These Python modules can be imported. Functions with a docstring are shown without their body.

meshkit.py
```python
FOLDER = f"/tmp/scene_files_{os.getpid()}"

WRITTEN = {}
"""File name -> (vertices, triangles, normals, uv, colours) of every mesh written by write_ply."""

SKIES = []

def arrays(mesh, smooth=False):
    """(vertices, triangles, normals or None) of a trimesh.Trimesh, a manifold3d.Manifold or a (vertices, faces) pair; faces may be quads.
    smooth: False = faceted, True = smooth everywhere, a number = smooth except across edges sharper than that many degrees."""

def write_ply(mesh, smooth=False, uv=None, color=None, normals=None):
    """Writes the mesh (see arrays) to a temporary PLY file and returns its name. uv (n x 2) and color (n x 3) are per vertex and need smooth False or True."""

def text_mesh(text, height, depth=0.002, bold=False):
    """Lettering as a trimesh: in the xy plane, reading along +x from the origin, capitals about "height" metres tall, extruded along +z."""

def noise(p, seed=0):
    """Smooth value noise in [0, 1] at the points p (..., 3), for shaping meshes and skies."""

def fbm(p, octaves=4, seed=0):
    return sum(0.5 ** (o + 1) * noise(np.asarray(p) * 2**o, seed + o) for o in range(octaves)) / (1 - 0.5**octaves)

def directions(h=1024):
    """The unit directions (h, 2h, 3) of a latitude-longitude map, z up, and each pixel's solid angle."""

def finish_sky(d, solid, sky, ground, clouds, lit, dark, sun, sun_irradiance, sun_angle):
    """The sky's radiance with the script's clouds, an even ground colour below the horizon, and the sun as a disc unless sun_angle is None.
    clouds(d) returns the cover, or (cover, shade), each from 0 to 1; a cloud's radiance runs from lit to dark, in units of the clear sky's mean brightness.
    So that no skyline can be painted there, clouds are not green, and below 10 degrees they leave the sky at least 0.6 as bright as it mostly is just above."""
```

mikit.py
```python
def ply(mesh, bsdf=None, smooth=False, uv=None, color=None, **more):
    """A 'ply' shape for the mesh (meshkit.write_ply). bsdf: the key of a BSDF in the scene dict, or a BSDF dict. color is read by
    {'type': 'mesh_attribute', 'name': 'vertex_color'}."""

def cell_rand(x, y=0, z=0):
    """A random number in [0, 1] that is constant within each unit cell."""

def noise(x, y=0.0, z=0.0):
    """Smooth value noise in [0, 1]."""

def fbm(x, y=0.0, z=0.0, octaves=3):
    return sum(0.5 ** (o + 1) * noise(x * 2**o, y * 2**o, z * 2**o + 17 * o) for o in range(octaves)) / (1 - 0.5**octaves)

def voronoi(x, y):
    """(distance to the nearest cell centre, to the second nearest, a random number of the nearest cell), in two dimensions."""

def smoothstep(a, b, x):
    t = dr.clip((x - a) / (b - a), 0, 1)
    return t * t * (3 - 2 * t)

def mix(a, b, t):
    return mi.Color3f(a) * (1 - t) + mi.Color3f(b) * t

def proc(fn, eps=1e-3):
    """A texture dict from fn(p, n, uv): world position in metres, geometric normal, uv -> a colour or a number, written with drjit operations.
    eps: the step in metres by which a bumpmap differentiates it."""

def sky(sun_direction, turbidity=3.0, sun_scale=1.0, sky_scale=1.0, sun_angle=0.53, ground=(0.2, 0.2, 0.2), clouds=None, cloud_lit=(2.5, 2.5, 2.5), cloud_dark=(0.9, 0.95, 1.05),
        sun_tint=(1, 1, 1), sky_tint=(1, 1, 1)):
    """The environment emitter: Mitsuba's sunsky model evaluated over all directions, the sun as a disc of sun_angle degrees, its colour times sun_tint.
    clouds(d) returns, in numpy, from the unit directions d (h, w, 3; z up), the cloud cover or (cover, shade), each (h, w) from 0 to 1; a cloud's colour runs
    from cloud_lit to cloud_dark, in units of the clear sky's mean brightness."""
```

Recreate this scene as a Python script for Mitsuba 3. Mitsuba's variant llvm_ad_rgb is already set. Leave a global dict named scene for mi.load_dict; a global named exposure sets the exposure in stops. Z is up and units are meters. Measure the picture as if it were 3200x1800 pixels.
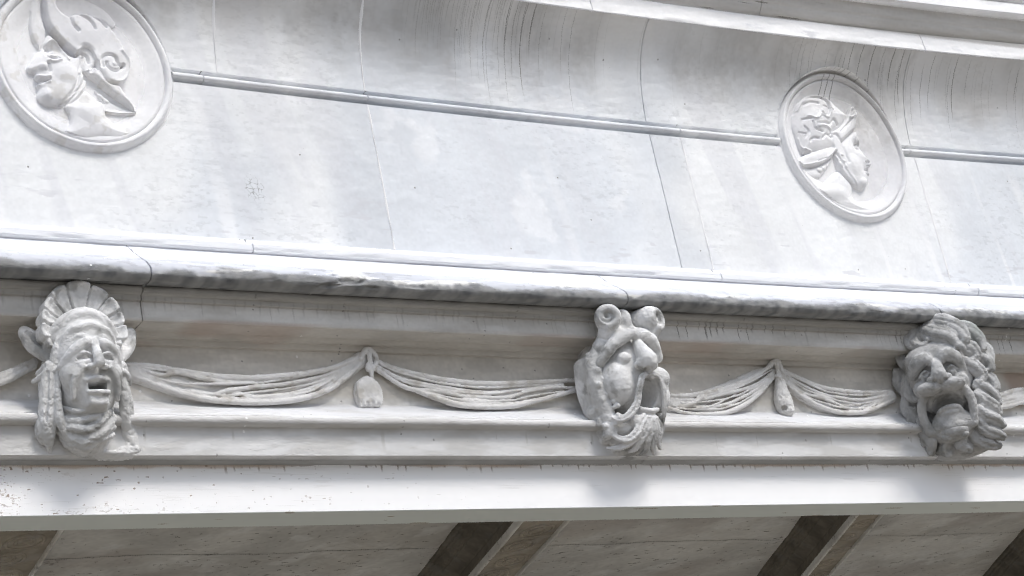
import math
import numpy as np, drjit as dr, trimesh, mitsuba as mi, mikit, meshkit
from mikit import noise, fbm, voronoi, cell_rand, smoothstep, mix

scene, labels = {}, {}
T = mi.ScalarTransform4f

# ------------------------------------------------------------------ camera, sky, exposure
CAM = np.array([0.0, -8.5, 1.6])
FWD = np.array([0.54664119, 0.75281611, 0.36667604])
UP = np.array([-0.04524225, -0.4106997, 0.91064751])
scene['camera'] = dict(type='perspective', fov=27.557, fov_axis='x', near_clip=0.1, far_clip=2000.0,
                       to_world=T().look_at(origin=CAM.tolist(), target=(CAM + FWD).tolist(), up=UP.tolist()))
def overcast(d):
    """A closed cloud deck, three times as bright overhead as at the horizon."""
    return np.ones(d.shape[:2]), 1.0 - np.clip(d[..., 2], 0, 1)
scene['sky'] = mikit.sky((0.34, -0.85, 1.15), turbidity=3, sun_scale=0.30, sun_angle=20, sun_tint=(0.86, 0.98, 1.20), clouds=overcast,
                         cloud_lit=(2.05, 2.25, 2.60), cloud_dark=(0.70, 0.755, 0.87), ground=(0.2, 0.19, 0.17))
exposure = 2.83

# ------------------------------------------------------------------ materials (positions in metres: x along the facade, z up)
def pmat(key, fn, rough=0.8, spec=0.25, bump=None, bscale=0.002, eps=2e-3):
    b = {'type': 'principled', 'base_color': mikit.proc(fn), 'roughness': rough, 'specular': spec}
    if bump is not None:
        b = {'type': 'bumpmap', 'arbitrary': {**mikit.proc(bump, eps=eps)}, 'scale': bscale, 'bsdf': b}
    scene[key] = {'type': 'twosided', 'bsdf': b}

def line_cells(x, z, cell, seed, wmin, wmax, dens):
    """Thin wavy streaks running down the stone, one candidate per cell along x: (strength, a random number, another)."""
    i = dr.floor(x / cell)
    r1, r2, r3 = cell_rand(i, seed, 1), cell_rand(i, seed, 2), cell_rand(i, seed, 3)
    xi = (i + 0.2 + 0.6 * r1) * cell + 0.02 * (noise(z * 3.1, i * 1.7 + seed) - 0.5) + 0.004 * (noise(z * 16, i * 3.3) - 0.5)
    w = wmin + (wmax - wmin) * r2 * r2
    return dr.select(r3 < dens, smoothstep(w, w * 0.35, dr.abs(x - xi)), 0), r2, cell_rand(i, seed, 4)

def attic_color(p, n, uv):
    x, y, z = p.x, p.y, p.z
    big = fbm(x * 1.1 + 3, z * 0.8, 1.0, 4)
    c = mix((0.78, 0.79, 0.80), (0.65, 0.675, 0.71), smoothstep(0.36, 0.66, big))
    c = c * (1 - 0.10 * smoothstep(0.55, 0.75, fbm(x * 30, z * 60, 3.0, 3)) * smoothstep(0.45, 0.65, fbm(x * 2.2, z * 2.2, 31.0, 3)))
    wash = fbm(x * 3.1 + z * 0.9, z * 1.1 - x * 0.2, 5.0, 3)                     # brushed lime wash
    c = c * (0.90 + 0.17 * wash)
    veil = fbm(x * 7 + z * 1.6, z * 0.9, 3.0, 4)
    c = mix(c, (0.62, 0.625, 0.66), smoothstep(0.52, 0.70, veil) * 0.35)
    patchy = smoothstep(0.56, 0.66, fbm(x * 3.3 + 9, z * 4.1, 41.0, 4)) * smoothstep(5.43, 5.6, x) * smoothstep(7.3, 7.1, x)
    c = mix(c, (0.84, 0.845, 0.86), patchy * 0.35)
    c = c * (0.965 + 0.07 * cell_rand(dr.floor(smoothstep(5.42, 5.43, x) + smoothstep(7.31, 7.32, x) + smoothstep(7.54, 7.55, x) + smoothstep(9.445, 9.455, x) + 0.5), dr.select(z > 6.79, 5, 2), 9))
    grain = fbm(x * 60, z * 60, y * 60, 2)
    c = c * (0.95 + 0.10 * grain)
    # grey weathering in ragged tongues below the cornice, its warmth painted-in bounce light
    hang = z + 0.30 * (fbm(x * 2.3, z * 0.7, 9.0, 3) - 0.5) - 0.05 * noise(x * 14, 2.0)
    dirt_and_bounce = smoothstep(6.98, 7.28, hang) * (0.55 + 0.45 * noise(x * 1.3, 4.0))
    c = mix(c, (0.52, 0.485, 0.435), dirt_and_bounce * 0.62)
    patch = smoothstep(0.9, 0.1, dr.abs(x - 5.8) / 0.55) * smoothstep(6.9, 7.25, z + 0.2 * noise(x * 5, z * 5))
    c = mix(c, (0.36, 0.37, 0.38), patch * 0.5 * (0.5 + 0.5 * fbm(x * 9, z * 9, 0, 3)))
    gran = smoothstep(0.45, 0.65, fbm(x * 2.6, z * 1.4, 6.0, 4)) * smoothstep(6.95, 7.3, z + 0.15 * noise(x * 7, z * 3))
    c = mix(c, (0.36, 0.35, 0.335), gran * 0.45 * (0.4 + 0.9 * fbm(x * 30, z * 30, 2.0, 3)))
    # run marks
    s, r2, r4 = line_cells(x, z, 0.058, 61, 0.002, 0.0055, 0.9)
    s = s * smoothstep(5.95, 6.05, x) * smoothstep(6.72, 6.60, x) * smoothstep(6.83 + 0.3 * r4, 7.02 + 0.3 * r4, z) * (0.25 + 0.75 * r2) * smoothstep(7.41, 7.35, z)
    c = mix(c, (0.19, 0.18, 0.165), s * 0.85)
    s, r2, r4 = line_cells(x, z, 0.085, 67, 0.003, 0.006, 0.8)
    s = s * smoothstep(8.45, 8.6, x) * smoothstep(7.05 + 0.2 * r4, 7.2 + 0.15 * r4, z) * (0.2 + 0.8 * r2) * smoothstep(7.47, 7.42, z)
    c = mix(c, (0.20, 0.19, 0.17), s * 0.8)
    for cell, seed, dens, w0, w1 in ((0.115, 11, 0.55, 0.002, 0.006), (0.047, 23, 0.38, 0.0015, 0.003)):
        s, r2, r4 = line_cells(x, z, cell, seed, w0, w1, dens)
        zone = smoothstep(5.65, 6.0, x) * (1 - 0.85 * smoothstep(6.75, 7.1, x) * smoothstep(8.55, 8.3, x)) * smoothstep(0.25, 0.6, noise(x * 3.1, seed + 0.5))
        zend = 7.25 - 0.55 * r4 * r4
        s = s * zone * smoothstep(zend, zend + 0.22, z) * (0.12 + 0.88 * r2 * r2) * smoothstep(7.42, 7.34, z)
        c = mix(c, (0.17, 0.17, 0.16), s * 0.8)
    s, r2, r4 = line_cells(x, z, 0.014, 37, 0.002, 0.004, 0.7)
    s = s * smoothstep(5.6, 5.8, x) * smoothstep(6.6, 6.25, x) * smoothstep(7.0 + 0.2 * r4, 7.2 + 0.2 * r4, z)
    c = mix(c, (0.28, 0.275, 0.26), s * 0.5)
    # pale brush runs and scuffs
    s, r2, r4 = line_cells(x + 0.12 * z, z, 0.55, 51, 0.02, 0.07, 0.6)
    c = mix(c, (0.86, 0.86, 0.87), s * 0.45 * smoothstep(6.8, 6.6, z) * noise(x * 4, z * 3))
    scuff = smoothstep(0.70, 0.80, fbm(x * 7, z * 26, 2.0, 3)) * smoothstep(6.35, 6.0, z)
    c = mix(c, (0.55, 0.55, 0.58), scuff * 0.5)
    # a patch of crackled paint and loose specks
    d, d2, r = voronoi(x * 38, z * 38)
    crack = smoothstep(0.10, 0.03, d2 - d) * smoothstep(0.075, 0.03, dr.sqrt(dr.square((x - 4.665) / 0.8) + dr.square((z - 6.185) / 1.25)) + 0.04 * (noise(x * 45, z * 45) - 0.5))
    c = mix(c, (0.18, 0.18, 0.18), crack * 0.85)
    d, d2, r = voronoi(x * 2.4, z * 2.4)
    c = mix(c, (0.2, 0.19, 0.18), smoothstep(0.016, 0.008, d) * dr.select(r > 0.72, 0.8, 0.0))
    return c

def entab_color(p, n, uv):
    x, y, z = p.x, p.y, p.z
    c = mix((0.70, 0.69, 0.67), (0.57, 0.56, 0.54), smoothstep(0.35, 0.7, fbm(x * 1.7, z * 2.0, y * 2, 4)))
    c = c * (0.92 + 0.16 * fbm(x * 55, z * 55, y * 55, 2))
    red = smoothstep(9.72, 9.82, x + 0.06 * (fbm(x * 12, z * 6, 2.0, 3) - 0.5)) * smoothstep(5.10, 5.16, z + 0.08 * (fbm(x * 16, z * 4, 5.0, 3) - 0.5)) * smoothstep(5.34, 5.32, z)
    c = mix(c, (0.40, 0.31, 0.265), red * 0.75)
    # pale lime wash on the weathered top of the ledge and the sills
    wash = smoothstep(5.575, 5.64, z + 0.05 * (fbm(x * 5, z * 14, 1.0, 3) - 0.5)) * smoothstep(-0.36, -0.30, y + 0.05 * (fbm(x * 9, 3.0, 1.0, 3) - 0.5))
    c = mix(c, (0.74, 0.755, 0.79), wash * 0.9)
    low = smoothstep(5.05, 5.02, z)
    c = mix(c, (0.64, 0.65, 0.67), low * 0.6)
    c = mix(c, (0.50, 0.51, 0.54), smoothstep(4.925, 4.94, z) * smoothstep(5.06, 5.03, z) * (0.5 + 0.5 * fbm(x * 4, z * 20, 3.0, 3)) * 0.7)
    # grey lichen on the nose of the cornice; on the mouldings below, lichen plus painted shade
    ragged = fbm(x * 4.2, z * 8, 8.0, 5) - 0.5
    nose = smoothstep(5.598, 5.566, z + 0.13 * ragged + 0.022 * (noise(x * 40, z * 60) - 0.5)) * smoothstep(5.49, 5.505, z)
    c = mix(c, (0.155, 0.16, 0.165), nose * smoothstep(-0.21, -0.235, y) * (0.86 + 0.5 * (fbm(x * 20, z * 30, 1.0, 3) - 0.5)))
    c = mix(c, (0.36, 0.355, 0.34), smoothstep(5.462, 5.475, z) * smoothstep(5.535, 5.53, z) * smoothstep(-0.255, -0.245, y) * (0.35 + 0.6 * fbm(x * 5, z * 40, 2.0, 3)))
    streakwash = smoothstep(0.30, 0.46, fbm(x * 3.2, z * 22, 12.0, 5)) * smoothstep(5.555, 5.585, z + 0.10 * ragged) * smoothstep(5.70, 5.66, z + 0.10 * ragged)
    c = mix(c, (0.47, 0.485, 0.53), streakwash * 0.85)
    peel = smoothstep(0.60, 0.66, fbm(x * 17, z * 48, 21.0, 4)) * smoothstep(5.54, 5.56, z) * smoothstep(5.68, 5.64, z)
    c = mix(c, (0.30, 0.30, 0.315), peel * 0.35)
    # drip marks on the corona, from its fillet downwards
    s, r2, r4 = line_cells(x, z, 0.05, 71, 0.004, 0.010, 0.75)
    zone = smoothstep(0.42, 0.6, noise(x * 1.1, 7.0))
    s = s * smoothstep(5.36 + 0.08 * r4, 5.42 + 0.06 * r4, z) * smoothstep(5.505, 5.48, z) * (0.3 + 0.7 * zone)
    c = mix(c, (0.16, 0.155, 0.14), s * 0.75)
    bare = smoothstep(5.06, 5.10, z) * smoothstep(5.385, 5.372, z)
    c = mix(c, c * mi.Color3f(0.92, 0.885, 0.83), bare * (0.7 + 0.3 * fbm(x * 2.5, z * 6, 27.0, 3)))
    grime = smoothstep(0.46, 0.64, fbm(x * 3.4, z * 11, y * 8 + 3, 4))
    c = mix(c, (0.34, 0.325, 0.295), grime * 0.32 * smoothstep(5.53, 5.50, z))
    s, r2, r4 = line_cells(x, z, 0.033, 97, 0.003, 0.008, 0.6)
    s = s * smoothstep(0.45, 0.7, noise(x * 0.9 + 3, 4.0)) * smoothstep(5.37 + 0.05 * r4, 5.45, z) * smoothstep(5.505, 5.49, z) * (0.3 + 0.7 * r2)
    c = mix(c, (0.17, 0.16, 0.145), s * 0.7)
    # darker ragged bands under the fillet, in the bed moulding and at the foot of the torus
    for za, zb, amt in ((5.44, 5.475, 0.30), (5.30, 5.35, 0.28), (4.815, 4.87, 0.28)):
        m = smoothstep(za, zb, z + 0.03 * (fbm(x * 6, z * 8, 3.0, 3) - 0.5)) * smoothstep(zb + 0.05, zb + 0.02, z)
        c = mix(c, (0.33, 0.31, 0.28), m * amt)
    rust = smoothstep(0.55, 0.75, fbm(x * 1.3 + 2, z * 12, 4.0, 3)) * smoothstep(5.30, 5.33, z) * smoothstep(5.40, 5.38, z)
    c = mix(c, (0.40, 0.30, 0.25), rust * 0.5)
    s, r2, r4 = line_cells(x, z, 0.21, 83, 0.004, 0.014, 0.5)
    s = s * smoothstep(4.87, 4.83, z) * smoothstep(4.72 + 0.1 * r4, 4.82, z)
    c = mix(c, (0.40, 0.39, 0.36), s * 0.45)
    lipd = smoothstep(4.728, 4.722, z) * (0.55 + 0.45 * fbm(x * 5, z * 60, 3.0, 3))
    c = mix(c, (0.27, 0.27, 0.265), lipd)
    d, d2, r = voronoi(x * 9, (z + y) * 9)
    c = mix(c, (0.16, 0.15, 0.14), smoothstep(0.06, 0.03, d) * dr.select(r > 0.86, 0.6, 0.0))
    c = mix(c, (0.85, 0.85, 0.85), smoothstep(0.07, 0.04, d) * dr.select(r < 0.05, 0.8, 0.0))
    return c

def cornice_color(p, n, uv):
    x, y, z = p.x, p.y, p.z
    c = mix((0.86, 0.86, 0.87), (0.78, 0.785, 0.80), smoothstep(0.4, 0.7, fbm(x * 2.0, z * 3.0, y, 3)))
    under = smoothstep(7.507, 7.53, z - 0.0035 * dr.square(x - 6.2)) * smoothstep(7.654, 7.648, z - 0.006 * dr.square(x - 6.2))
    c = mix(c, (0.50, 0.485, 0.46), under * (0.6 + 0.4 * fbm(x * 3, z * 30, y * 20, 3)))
    g = smoothstep(0.68, 0.76, fbm(x * 5, z * 60, y * 50, 3)) * under * smoothstep(8.8, 8.5, x)
    c = mix(c, (0.20, 0.19, 0.17), g * 0.7)
    sc = smoothstep(0.58, 0.72, fbm(x * 7, z * 18, y * 5, 4)) * smoothstep(7.50, 7.44, z - 0.0035 * dr.square(x - 6.2))
    c = mix(c, (0.52, 0.53, 0.58), sc * 0.5)
    return c * (0.95 + 0.1 * fbm(x * 60, z * 60, y * 60, 2))

def carved_color(p, n, uv):
    x, y, z = p.x, p.y, p.z
    c = mix((0.66, 0.66, 0.66), (0.50, 0.50, 0.495), smoothstep(0.35, 0.68, fbm(x * 5, z * 5, y * 5, 4)))
    c = c * (1 - 0.04 * smoothstep(5.0, 6.0, x) - 0.28 * smoothstep(8.3, 8.5, x))
    c = mix(c, (0.22, 0.22, 0.21), smoothstep(0.52, 0.68, fbm(x * 13 + 4, z * 11, y * 13, 4)) * 0.65)
    green = smoothstep(8.95, 9.15, x) * smoothstep(5.28, 5.5, z + 0.1 * noise(x * 9, z * 9)) * smoothstep(0.35, 0.6, fbm(x * 7, z * 7, y * 7, 3))
    c = mix(c, (0.34, 0.37, 0.35), green * 0.7)
    c = mix(c, (0.78, 0.78, 0.79), smoothstep(0.54, 0.68, fbm(x * 9, z * 9 + 9, y * 9, 4)) * (0.5 - 0.35 * smoothstep(8.3, 8.5, x)))
    return c * (0.90 + 0.2 * fbm(x * 70, z * 70, y * 70, 2))

def relief_color(p, n, uv):
    x, y, z = p.x, p.y, p.z
    c = mix((0.78, 0.78, 0.79), (0.68, 0.68, 0.70), smoothstep(0.4, 0.7, fbm(x * 4, z * 3, 2.0, 4)))
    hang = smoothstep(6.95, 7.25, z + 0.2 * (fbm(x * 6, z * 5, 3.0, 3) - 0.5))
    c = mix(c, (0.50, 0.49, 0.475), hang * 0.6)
    grey = smoothstep(8.83, 9.1, x + 0.15 * noise(x * 9, z * 9)) * smoothstep(6.66, 6.92, z) * (0.35 + 0.9 * fbm(x * 30, z * 30, 1.0, 3))
    c = mix(c, (0.45, 0.44, 0.43), grey * 0.7)
    soil = smoothstep(0.6, 0.75, fbm(x * 19, z * 19, 7.0, 3)) * smoothstep(4.2, 3.9, x)
    c = mix(c, (0.55, 0.53, 0.49), soil * 0.4)
    for xs, seed in ((8.74, 5.0), (8.79, 6.0), (8.83, 7.0)):
        xl = xs + 0.25 * (z - 7.2) + 0.01 * (noise(z * 12, seed) - 0.5)
        s = smoothstep(0.005, 0.002, dr.abs(x - xl)) * smoothstep(7.08, 7.13, z)
        c = mix(c, (0.2, 0.2, 0.19), s * 0.8)
    return c * (0.95 + 0.1 * fbm(x * 60, z * 60, y * 60, 2))

def swag_color(p, n, uv):
    x, y, z = p.x, p.y, p.z
    c = mix((0.68, 0.675, 0.67), (0.56, 0.55, 0.53), smoothstep(0.38, 0.68, fbm(x * 6, z * 9, y * 9, 4)))
    c = mix(c, (0.38, 0.35, 0.30), smoothstep(0.60, 0.74, fbm(x * 14, z * 20, y * 20, 3)) * 0.5)
    return c * (0.93 + 0.14 * fbm(x * 70, z * 70, y * 70, 2))

def steel_color(p, n, uv):
    x, y, z = p.x, p.y, p.z
    c = mix((0.90, 0.90, 0.905), (0.85, 0.85, 0.86), fbm(x * 0.8, z * 14, y, 3))
    scuffs = smoothstep(0.70, 0.76, fbm(x * 5, z * 120, 17.0, 3)) * smoothstep(0.45, 0.6, fbm(x * 1.6, z * 6, 19.0, 2))
    c = mix(c, (0.66, 0.64, 0.62), scuffs * 0.3)
    under = smoothstep(4.482, 4.476, z)
    c = mix(c, (0.74, 0.79, 0.77), under)
    # rust bleeding from the top edge
    s, r2, r4 = line_cells(x, z, 0.045, 91, 0.003, 0.010, 0.6)
    top = smoothstep(4.708 - 0.045 * r4 * r2 - 0.010, 4.706, z)
    c = mix(c, (0.16, 0.08, 0.04), s * top * 0.95)
    c = mix(c, (0.13, 0.09, 0.06), smoothstep(4.7055, 4.7095, z + 0.004 * (noise(x * 60, 2.0) - 0.5)) * smoothstep(0.3, 0.6, fbm(x * 7, 4.0, 1.0, 3)) * 0.75)
    c = mix(c, (0.46, 0.33, 0.22), smoothstep(4.700, 4.715, z + 0.012 * noise(x * 22, 3.0)) * smoothstep(0.4, 0.7, noise(x * 1.4, 6.0)) * 0.8)
    c = mix(c, (0.66, 0.66, 0.64), smoothstep(4.60, 4.71, z) * 0.35)
    # flaking paint with rust at the near end
    zone = smoothstep(4.85, 3.3, x + 0.4 * noise(x * 5, z * 9))
    h = dr.abs(noise(z * 11, 1.5) - 0.5) * 2
    f = fbm(x * 70, z * 150, 2.0, 3) + 0.22 * (fbm(x * 6, z * 16, 9.0, 3) - 0.5)
    spot = smoothstep(0.745, 0.79, f + 0.42 * (fbm(x * 3.1, z * 9, 23.0, 3) - 0.5) + 0.07 * zone - 0.07 + 0.04 * h) * zone * (1 - under)
    c = mix(c, mix((0.32, 0.21, 0.12), (0.16, 0.12, 0.09), noise(x * 30, z * 40)), spot * 0.6 * smoothstep(0.35, 0.6, noise(x * 2.3, z * 9 + 3)))
    tiny = smoothstep(0.82, 0.88, fbm(x * 40, z * 70, 5.0, 2)) * smoothstep(6.2, 3.6, x) * (1 - under)
    c = mix(c, (0.22, 0.14, 0.09), tiny * 0.8)
    flake = smoothstep(0.845, 0.87, fbm(x * 5, y * 18, 4.0, 2)) * under
    c = mix(c, (0.38, 0.33, 0.25), flake * 0.8)
    return c

def ceiling_color(p, n, uv):
    x, y, z = p.x, p.y, p.z
    c = mix((0.66, 0.655, 0.63), (0.50, 0.495, 0.475), smoothstep(0.36, 0.66, fbm(x * 2.2, y * 2.2, z * 2, 4)))
    c = mix(c, (0.72, 0.725, 0.715), smoothstep(0.55, 0.72, fbm(x * 5 + y * 3, y * 5 - x * 2, 3.0, 4)) * 0.5)
    pit = smoothstep(0.68, 0.78, fbm(x * 24, y * 40, z * 24, 3))
    c = mix(c, (0.15, 0.14, 0.12), pit * 0.7)
    brown = smoothstep(0.50, 0.68, fbm(x * 1.9 + y, y * 1.3 - x * 0.7, 15.0, 4)) * (0.35 + 0.65 * smoothstep(4.6, 3.4, x))
    c = mix(c, (0.33, 0.28, 0.21), brown * 0.45)
    pink = smoothstep(0.52, 0.7, fbm(x * 1.6 + 7, y * 2.4, 5.0, 3))
    c = mix(c, (0.40, 0.36, 0.335), pink * 0.35)
    return c * (0.9 + 0.2 * fbm(x * 40, y * 40, z * 40, 2))

def rib_color(p, n, uv):
    x, y, z = p.x, p.y, p.z
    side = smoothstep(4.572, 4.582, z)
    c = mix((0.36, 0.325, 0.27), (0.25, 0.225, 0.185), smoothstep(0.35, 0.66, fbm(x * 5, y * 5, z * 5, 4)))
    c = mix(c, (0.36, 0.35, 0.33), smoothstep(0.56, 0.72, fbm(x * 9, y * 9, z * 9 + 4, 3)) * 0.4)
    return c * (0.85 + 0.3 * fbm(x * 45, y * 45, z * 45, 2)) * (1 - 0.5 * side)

def paving_color(p, n, uv):
    return mix((0.21, 0.190, 0.160), (0.16, 0.145, 0.122), fbm(p.x * 0.8, p.y * 0.8, 0, 4))

def stone_bump(p, n, uv):
    return fbm(p.x * 38, p.y * 38, p.z * 38, 3) + 0.35 * noise(p.x * 160, p.y * 160, p.z * 160)
def plaster_bump(p, n, uv):
    return fbm(p.x * 9 + 2, p.z * 5, p.y * 9, 4)
pmat('m_attic', attic_color, bump=plaster_bump, bscale=0.010)
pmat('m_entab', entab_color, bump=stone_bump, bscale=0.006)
pmat('m_cornice', cornice_color)
pmat('m_carved', carved_color, bump=stone_bump, bscale=0.006)
pmat('m_relief', relief_color)
pmat('m_swag', swag_color, bump=stone_bump, bscale=0.005)
pmat('m_steel', steel_color, rough=0.45, spec=0.4)
pmat('m_ceiling', ceiling_color, bump=stone_bump, bscale=0.012)
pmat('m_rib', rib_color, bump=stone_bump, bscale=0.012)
pmat('m_paving', paving_color)
scene['m_mortar'] = {'type': 'twosided', 'bsdf': {'type': 'diffuse', 'reflectance': {'type': 'rgb', 'value': [0.80, 0.80, 0.81]}}}
scene['m_dark'] = {'type': 'twosided', 'bsdf': {'type': 'diffuse', 'reflectance': {'type': 'rgb', 'value': [0.16, 0.15, 0.14]}}}

# ------------------------------------------------------------------ helpers
def numbered(key):
    if key not in scene and key not in labels and not any(k.startswith(key + '__') for k in scene):
        return key
    i = 1
    while True:
        k = f'{key}_{i:03d}'
        if k not in scene and k not in labels and not any(q.startswith(k + '__') for q in scene):
            return k
        i += 1

def put(name, mesh, mat, parent=None, smooth=True, label=None):
    key = numbered((parent + '__' if parent else '') + name)
    scene[key] = mikit.ply(mesh, mat, smooth=smooth)
    if label:
        labels[key] = {'label': label}
    return key

def thing(name, label, cat, group=None):
    key = numbered(name)
    labels[key] = {'label': label, 'category': cat}
    if group:
        labels[key]['group'] = group
    return key

def warp(v):
    """The long facade has settled: its upper courses lift a little towards the ends."""
    v = np.array(v, float)
    v[:, 2] += 0.0028 * np.maximum(v[:, 2] - 5.3, 0) * (np.clip(v[:, 0], 2.0, 11.5) - 6.2) ** 2
    return v

def resample(pts, step):
    out, corner = [], []
    for a, b in zip(pts[:-1], pts[1:]):
        a, b = np.array(a[:2], float), np.array(b[:2], float)
        n = max(1, int(math.ceil(np.hypot(*(b - a)) / step)))
        for k in range(n):
            out.append(a + (b - a) * k / n)
    out.append(np.array(pts[-1][:2], float))
    return np.array(out)

def course(pts, x0, x1, dx=0.025, step=0.014, rough=0.0015, seed=0, gap=0.0, chip=None, ends=True):
    """A run of moulding: the profile pts, (y, z) from bottom to top, drawn along x from x0 to x1, its faces uneven by 'rough' metres."""
    pr = resample(pts, step)
    x0, x1 = x0 + gap, x1 - gap
    t = np.gradient(pr, axis=0)
    t /= np.linalg.norm(t, axis=1, keepdims=True) + 1e-9
    nr = np.stack([-t[:, 1], t[:, 0]], 1)                        # towards -y for a profile that runs up
    nx = max(2, int(math.ceil((x1 - x0) / dx)) + 1)
    xs = np.linspace(x0, x1, nx)
    X = np.repeat(xs[:, None], len(pr), 1)
    Y = np.repeat(pr[None, :, 0], nx, 0)
    Z = np.repeat(pr[None, :, 1], nx, 0)
    P = np.stack([X * 3.0, Y * 6, Z * 6], -1)
    edge = np.clip(np.minimum(np.arange(len(pr)), np.arange(len(pr))[::-1]) / 3, 0.0, 1)[None]
    d = edge * (rough * 2 * (meshkit.fbm(P, 3, 7) - 0.5) + rough * 1.2 * (meshkit.noise(P * 7, 12) - 0.5))
    if chip is not None:
        d = d + edge * chip(X, Y, Z)
    Y = Y + d * nr[None, :, 0]
    Z = Z + d * nr[None, :, 1]
    if ends:                                                     # returns into the joint, edges eased
        e = min(0.004, (x1 - x0) / 8)
        X[0] += 0; X[-1] += 0
        Y[0] += e * 0.6; Y[-1] += e * 0.6
        X[1] = x0 + e; X[-2] = x1 - e
        X = np.vstack([X[:1], X, X[-1:]]); Y = np.vstack([Y[:1] + 0.05, Y, Y[-1:] + 0.05]); Z = np.vstack([Z[:1], Z, Z[-1:]])
    # split where the profile turns sharply, so that smooth shading keeps the arris
    seg = pr[1:] - pr[:-1]
    ang = np.abs(np.degrees(np.arctan2(seg[:-1, 0] * seg[1:, 1] - seg[:-1, 1] * seg[1:, 0], (seg[:-1] * seg[1:]).sum(1))))
    cuts = [0, *[i + 1 for i in np.nonzero(ang > 28)[0]], len(pr) - 1]
    vs, fs, at = [], [], 0
    m = X.shape[0]
    for a, b in zip(cuts[:-1], cuts[1:]):
        k = b - a + 1
        v = np.stack([X[:, a:b + 1], Y[:, a:b + 1], Z[:, a:b + 1]], -1).reshape(-1, 3)
        i, j = np.meshgrid(np.arange(m - 1), np.arange(k - 1), indexing='ij')
        q = np.stack([i * k + j, (i + 1) * k + j, (i + 1) * k + j + 1, i * k + j + 1], -1).reshape(-1, 4) + at
        vs.append(v); fs.append(q); at += len(v)
    return warp(np.vstack(vs)), np.vstack(fs)

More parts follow.
